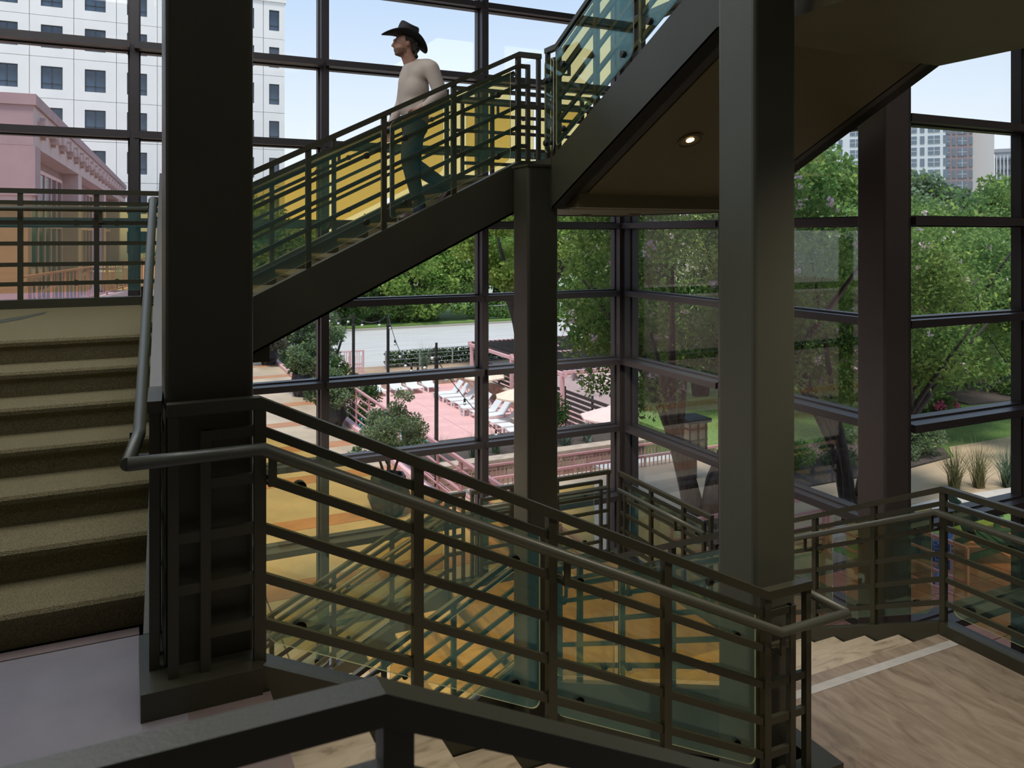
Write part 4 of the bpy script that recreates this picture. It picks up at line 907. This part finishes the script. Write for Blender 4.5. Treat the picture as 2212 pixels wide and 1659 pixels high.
tree('leafy branch hanging over the lawn at right', (19.5, 11.6, G), 2, .07, .6, 2.0, 3.6, blobs(0,0,3.2,1.5,1.2,.75,16,.42,37) + [(-1.6,-.1,2.25,.22), (-1.0,-.2,2.1,.20), (-.5,-.1,2.2,.25)], 7000, .12, .07, LF[0], BARK2, 9)
tree('bright green broad tree behind the lawn at far right', (33, 17, G), 1, .25, 1.0, 3.2, 7, blobs(0,0,4.9,4.0,4.0,2.6,50,1.0,41), 20000, .20, .11, LF[1], BARK2, 10)
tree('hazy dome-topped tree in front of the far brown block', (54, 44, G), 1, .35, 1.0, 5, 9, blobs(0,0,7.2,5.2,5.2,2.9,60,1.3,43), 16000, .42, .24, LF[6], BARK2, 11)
tree('dark green tree right of the hazy dome-topped tree', (60, 36, G), 1, .35, 1.0, 5, 9, blobs(0,0,6.6,6.0,6.0,3.2,50,1.5,45), 14000, .42, .24, LF[2], BARK2, 12)
tree('tall green tree behind the crape myrtles at right of centre', (34, 33, G), 1, .35, 1.0, 5, 10, blobs(0,0,5.6,6.0,6.0,3.9,60,1.4,47), 18000, .36, .20, LF[2], BARK2, 13)
# street trees beyond the pool
tree('bright yellow green street tree with a forked leaning trunk', (26.6, 53.0, -9.75), 2, .62, 1.5, 6.5, 12, blobs(.5,0,9.6,5.6,4.6,3.5,74,1.25,51), 36000, .27, .16, LF[5], BARK2, 14)
tree('large fresh green tree across the street at centre', (28, 87, -9.5), 1, .6, 2.0, 5, 13, blobs(0,0,5.6,8.6,6.0,5.4,110,1.7,53), 32000, .44, .26, LF[1], BARK2, 15)
tree('broad green tree across the street left of the fresh green one', (18.5, 88, -9.5), 1, .6, 2.0, 5, 12, blobs(0,0,5.4,7.5,6.0,5.2,90,1.7,55), 26000, .44, .26, LF[2], BARK2, 16)
tree('green tree across the street partly behind the leaning trunk', (40, 88, -9.5), 1, .6, 2.0, 5, 13, blobs(0,0,7.0,8.5,6.0,5.0,70,1.7,57), 18000, .46, .27, LF[1], BARK2, 17)
tree('green tree across the street at the right end of the row', (56, 86, -9.5), 1, .6, 2.0, 5, 13, blobs(0,0,6.5,8.0,6.0,5.0,60,1.7,59), 14000, .46, .27, LF[2], BARK2, 18)
tree('dark green tree seen low through the amber railing right of the left column', (8.6, 63.8, -9.9), 1, .5, 1.6, 5, 11, blobs(0,0,8.6,4.6,4.2,3.8,64,1.3,61), 18000, .36, .21, LF[2], BARK2, 19)
tree('green tree beyond the upper terrace seen through the amber landing railing', (4.6, 57, -6), 1, .4, 1.4, 3, 7, blobs(0,0,4.9,3.2,3.2,2.9,40,1.0,63), 14000, .26, .15, LF[2], BARK2, 20)
tree('drooping grey olive tree at the end of the terrace', (7.5, 37, -9.9), 3, .16, 1.2, 4.0, 6.4, blobs(0,0,5.4,1.7,1.7,1.5,40,.5,65), 16000, .17, .06, LF[4], BARK2, 21)

PLANTER = mat('black_fibre_planter', (.020,.020,.024), .5, var=.1, scale=6)
def planter(label, loc, s=1.0, rz=0, n=7):
    t = thing('faceted_planter', label, 'planter', loc, rz)
    prof = [(.26,0), (.42,.30), (.33,.74), (.29,.74), (.29,.60), (.01,.60)]; rings = []
    for i, (r, z) in enumerate(prof): rings.append([(s*r*math.cos(2*math.pi*(j+.5*(i == 1))/n), s*r*math.sin(2*math.pi*(j+.5*(i == 1))/n), s*z) for j in range(n)])
    mb = MB(); mb.loft(rings); mb.build('pot', PLANTER, t, local=True)
    MB().lathe([(.285*s, .601*s), (.285*s, .63*s), (.01, .64*s)], n).build('soil', EARTH, t, local=True); return t
def shrub(label, loc, bl, n, L, W, m, stems=3, h=.8, br=.035, seed=1, name='potted_shrub', group=None):
    t = thing(name, label, 'shrub', loc, group=group)
    trunk_mb(stems, br, seed, h*.45, h, h*1.7, 2).build('stems', BARK2, t, True, True)
    tag(link('foliage', leaf_mesh('foliage', bl, n, L, W, [m, YELT], seed, 0, .05), t), kind='stuff'); return t
planter('black faceted planter nearest the stairs seen partly through amber glass', (4.45, 14.6, G), 1.0, .3)
shrub('round bushy potted tree nearest the stairs', (4.45, 14.6, G+.62), blobs(.1,0,.95,.62,.62,.40,30,.20,71) + [(.40,.1,1.55,.15), (.2,.0,1.62,.14), (-.72,-.1,.55,.15), (-.55,.1,.62,.14)], 12000, .060, .027, LF[4], 4, .6, .035, 31)
planter('black faceted planter with an olive shrub beside the pink railing', (5.08, 21.9, G), 1.0, .8)
shrub('spreading olive shrub in the second planter', (5.08, 21.9, G+.52), blobs(0,0,.55,.75,.7,.42,28,.22,73), 8000, .095, .038, LF[4], 4, .5, .04, 32)
planter('black faceted planter under the round grey shrub at the terrace edge', (5.2, 26.6, G), 1.0, .2)
shrub('round grey green shrub in the third planter', (5.35, 26.6, G+.52), blobs(0,0,.67,.62,.62,.46,30,.24,75), 9000, .11, .045, LF[4], 4, .5, .04, 33)
planter('farthest black faceted planter at the back of the terrace', (5.2, 33.6, G), 1.0, .5)
shrub('dark purple and green plant in the farthest planter', (5.2, 33.6, G+.62), blobs(0,0,.45,.8,.8,.45,18,.28,77), 4000, .12, .05, leafmat('purple_leaf', (.06,.07,.05), (.14,.12,.10), 1.5), 3, .3, .03, 34)
for i, (x, y, r, l) in enumerate([(6.4, 24.6, .9, 'dark evergreen bush against the pink railing by the second planter'), (6.6, 29.5, 1.0, 'dark evergreen bush below the third planter')]):
    shrub(l, (x, y, G-.6), blobs(0,0,.6,r,r,.7,18,.34,80+i), 5000, .10, .045, LF[3], 3, .5, .03, 36+i, 'evergreen_bush')
shrub('clipped round dark bush right of the dark column beside the pale pillar', (10.6, 20.2, -5.86), blobs(0,0,.80,.72,.72,.62,26,.25,84), 7000, .07, .035, LF[3], 3, .4, .03, 39, 'round_bush')
pl_ = thing('stone_pillar', 'pale stepped stone pillar beside the clipped round bush', 'pillar', (9.7, 19.4, -5.9)); MB().box(9.5, 9.9, 19.2, 19.6, -5.86, -5.1).build('shaft', STONEC[1], pl_); MB().box(9.42, 9.98, 19.12, 19.68, -5.1, -4.98).build('cap', STONEC[1], pl_)
hd = thing('clipped_hedge', 'clipped dark hedge behind the wire fence beyond the pool', 'hedge', (23, 57.2, -9.75)); tag(link('foliage', leaf_mesh('foliage', [(x*.5-5.5, 0, .35+.5*z, .42) for x in range(23) for z in range(2)], 9000, .16, .09, [LF[3]], 91), hd), kind='stuff')
us = thing('undergrowth', 'low leafy undergrowth along the far side of the street', 'undergrowth', (20, 82.6, -9.5), kind='stuff'); us_m = leaf_mesh('undergrowth', [(x*.46-9, random.uniform(-.5,.9), .5+random.uniform(-.1,3.2), 1.0) for x in range(120)], 34000, .32, .19, [LF[2], LF[1]], 92, 0, .4)
bpy.data.objects.remove(us); us = tag(link('undergrowth', us_m, None, (24, 83.6, -9.5)), 'low leafy undergrowth along the far side of the street', 'undergrowth', kind='stuff')
def grass_tuft(label, loc, n, h, spread, m, seed, name='grass_tuft', wd=.02):
    r = random.Random(seed); mb = MB()
    for i in range(n):
        a = r.uniform(0, 2*math.pi); k = r.uniform(.15,1)*spread; hh = h*r.uniform(.6,1.1); b = (r.uniform(-.08,.08), r.uniform(-.08,.08), 0); c, s = math.cos(a), math.sin(a)
        rows = [[(b[0]+c*k*f**1.6 - s*q*wd*(1-f*.92), b[1]+s*k*f**1.6 + c*q*wd*(1-f*.92), hh*(f - .28*f*f*k/spread)) for q in (-.5,.5)] for f in (0,.35,.7,1)]
        mb.loft(rows, caps=False, close=False)
    t = tag(link(name, mb.mesh(name, m), None, loc), label, 'grass'); return t
GB = leafmat('blue_green_blade', (.12,.18,.12), (.24,.30,.20), 3); GY = leafmat('straw_blade', (.20,.20,.09), (.34,.30,.15), 3)
for i, (x, y, l) in enumerate([(15.36, 10.9, 'tan ornamental grass tuft beside the path, left one'), (15.9, 10.75, 'tan ornamental grass tuft beside the path, middle one'), (16.45, 10.5, 'green ornamental grass tuft beside the path, right one')]): grass_tuft(l, (x, y, G+.03), 130, 1.05, .75, GY if i < 2 else GB, 200+i)
for i, (x, y, l) in enumerate([(7.3, 19.6, 'spiky grass on the planted wall, leftmost of three'), (8.25, 19.5, 'spiky grass on the planted wall, middle of three'), (8.95, 19.6, 'spiky grass on the planted wall, beside the dark column')]): grass_tuft(l, (x, y, -5.86), 70, .8, .55, GB, 210+i, 'spiky_grass')
for i, (x, y, l) in enumerate([(10.3, 19.5, 'silver agave below the round bush, left'), (11.0, 19.4, 'silver agave below the round bush, middle'), (11.8, 19.6, 'silver agave below the round bush, right')]): grass_tuft(l, (x, y, -5.86), 34, .65, .5, leafmat('agave_leaf', (.22,.30,.25), (.36,.44,.36), 3), 220+i, 'agave', .07)
grass_tuft('tall thin reed grass by the wire fence beyond the pool', (18.9, 53.5, -9.75), 90, 2.4, 1.5, GB, 230, wd=.04)
for i, (x, y, r, l) in enumerate([(15.0, 13.3, .8, 'grey green bed shrub left of the lawn'), (16.9, 13.05, .75, 'low spreading rosemary at the point of the bed'), (13.2, 13.6, .7, 'low green bed shrub behind the crape myrtle'), (26.5, 16.6, 1.1, 'dark low shrub in the far bed at right')]):
    shrub(l, (x, y, G), blobs(0,0,.32,r,r*.8,.35,18,.25,240+i), 5000, .09, .028, LF[4] if i < 2 else LF[2], 3, .25, .02, 45+i, 'bed_shrub')
for i, (x, y, l) in enumerate([(22.5, 18.6, 'tall leafy bush at the back of the lawn, left one'), (27, 19.2, 'tall leafy bush at the back of the lawn, middle one'), (31.5, 19.5, 'tall leafy bush at the back of the lawn, right one')]):
    shrub(l, (x, y, G), blobs(0,0,1.3,2.4,1.3,1.2,34,.6,260+i), 9000, .14, .075, LF[2], 4, 1.0, .05, 70+i, 'tall_bush')
az = thing('flowering_azalea', 'magenta flowering bush hanging over the lawn behind the window bar', 'shrub', (20.6, 15.2, G)); trunk_mb(3, .03, 5, .3, .3, .6, 2).build('stems', BARK2, az, True, True)
tag(link('foliage', leaf_mesh('foliage', blobs(0,0,.35,.9,.6,.3,16,.24,250), 3000, .08, .045, [LF[0]], 61), az), kind='stuff'); tag(link('blossoms', leaf_mesh('blossoms', blobs(-.1,0,.42,.6,.5,.25,9,.2,251), 900, .09, .08, [PINKF], 62), az), kind='stuff')

# ------------------------------------------------------------------ raise everything from eye-relative to ground-based heights
for o in list(SC.objects):
    if o.parent is None and o.type in ('MESH', 'EMPTY'): o.location.z += ZE
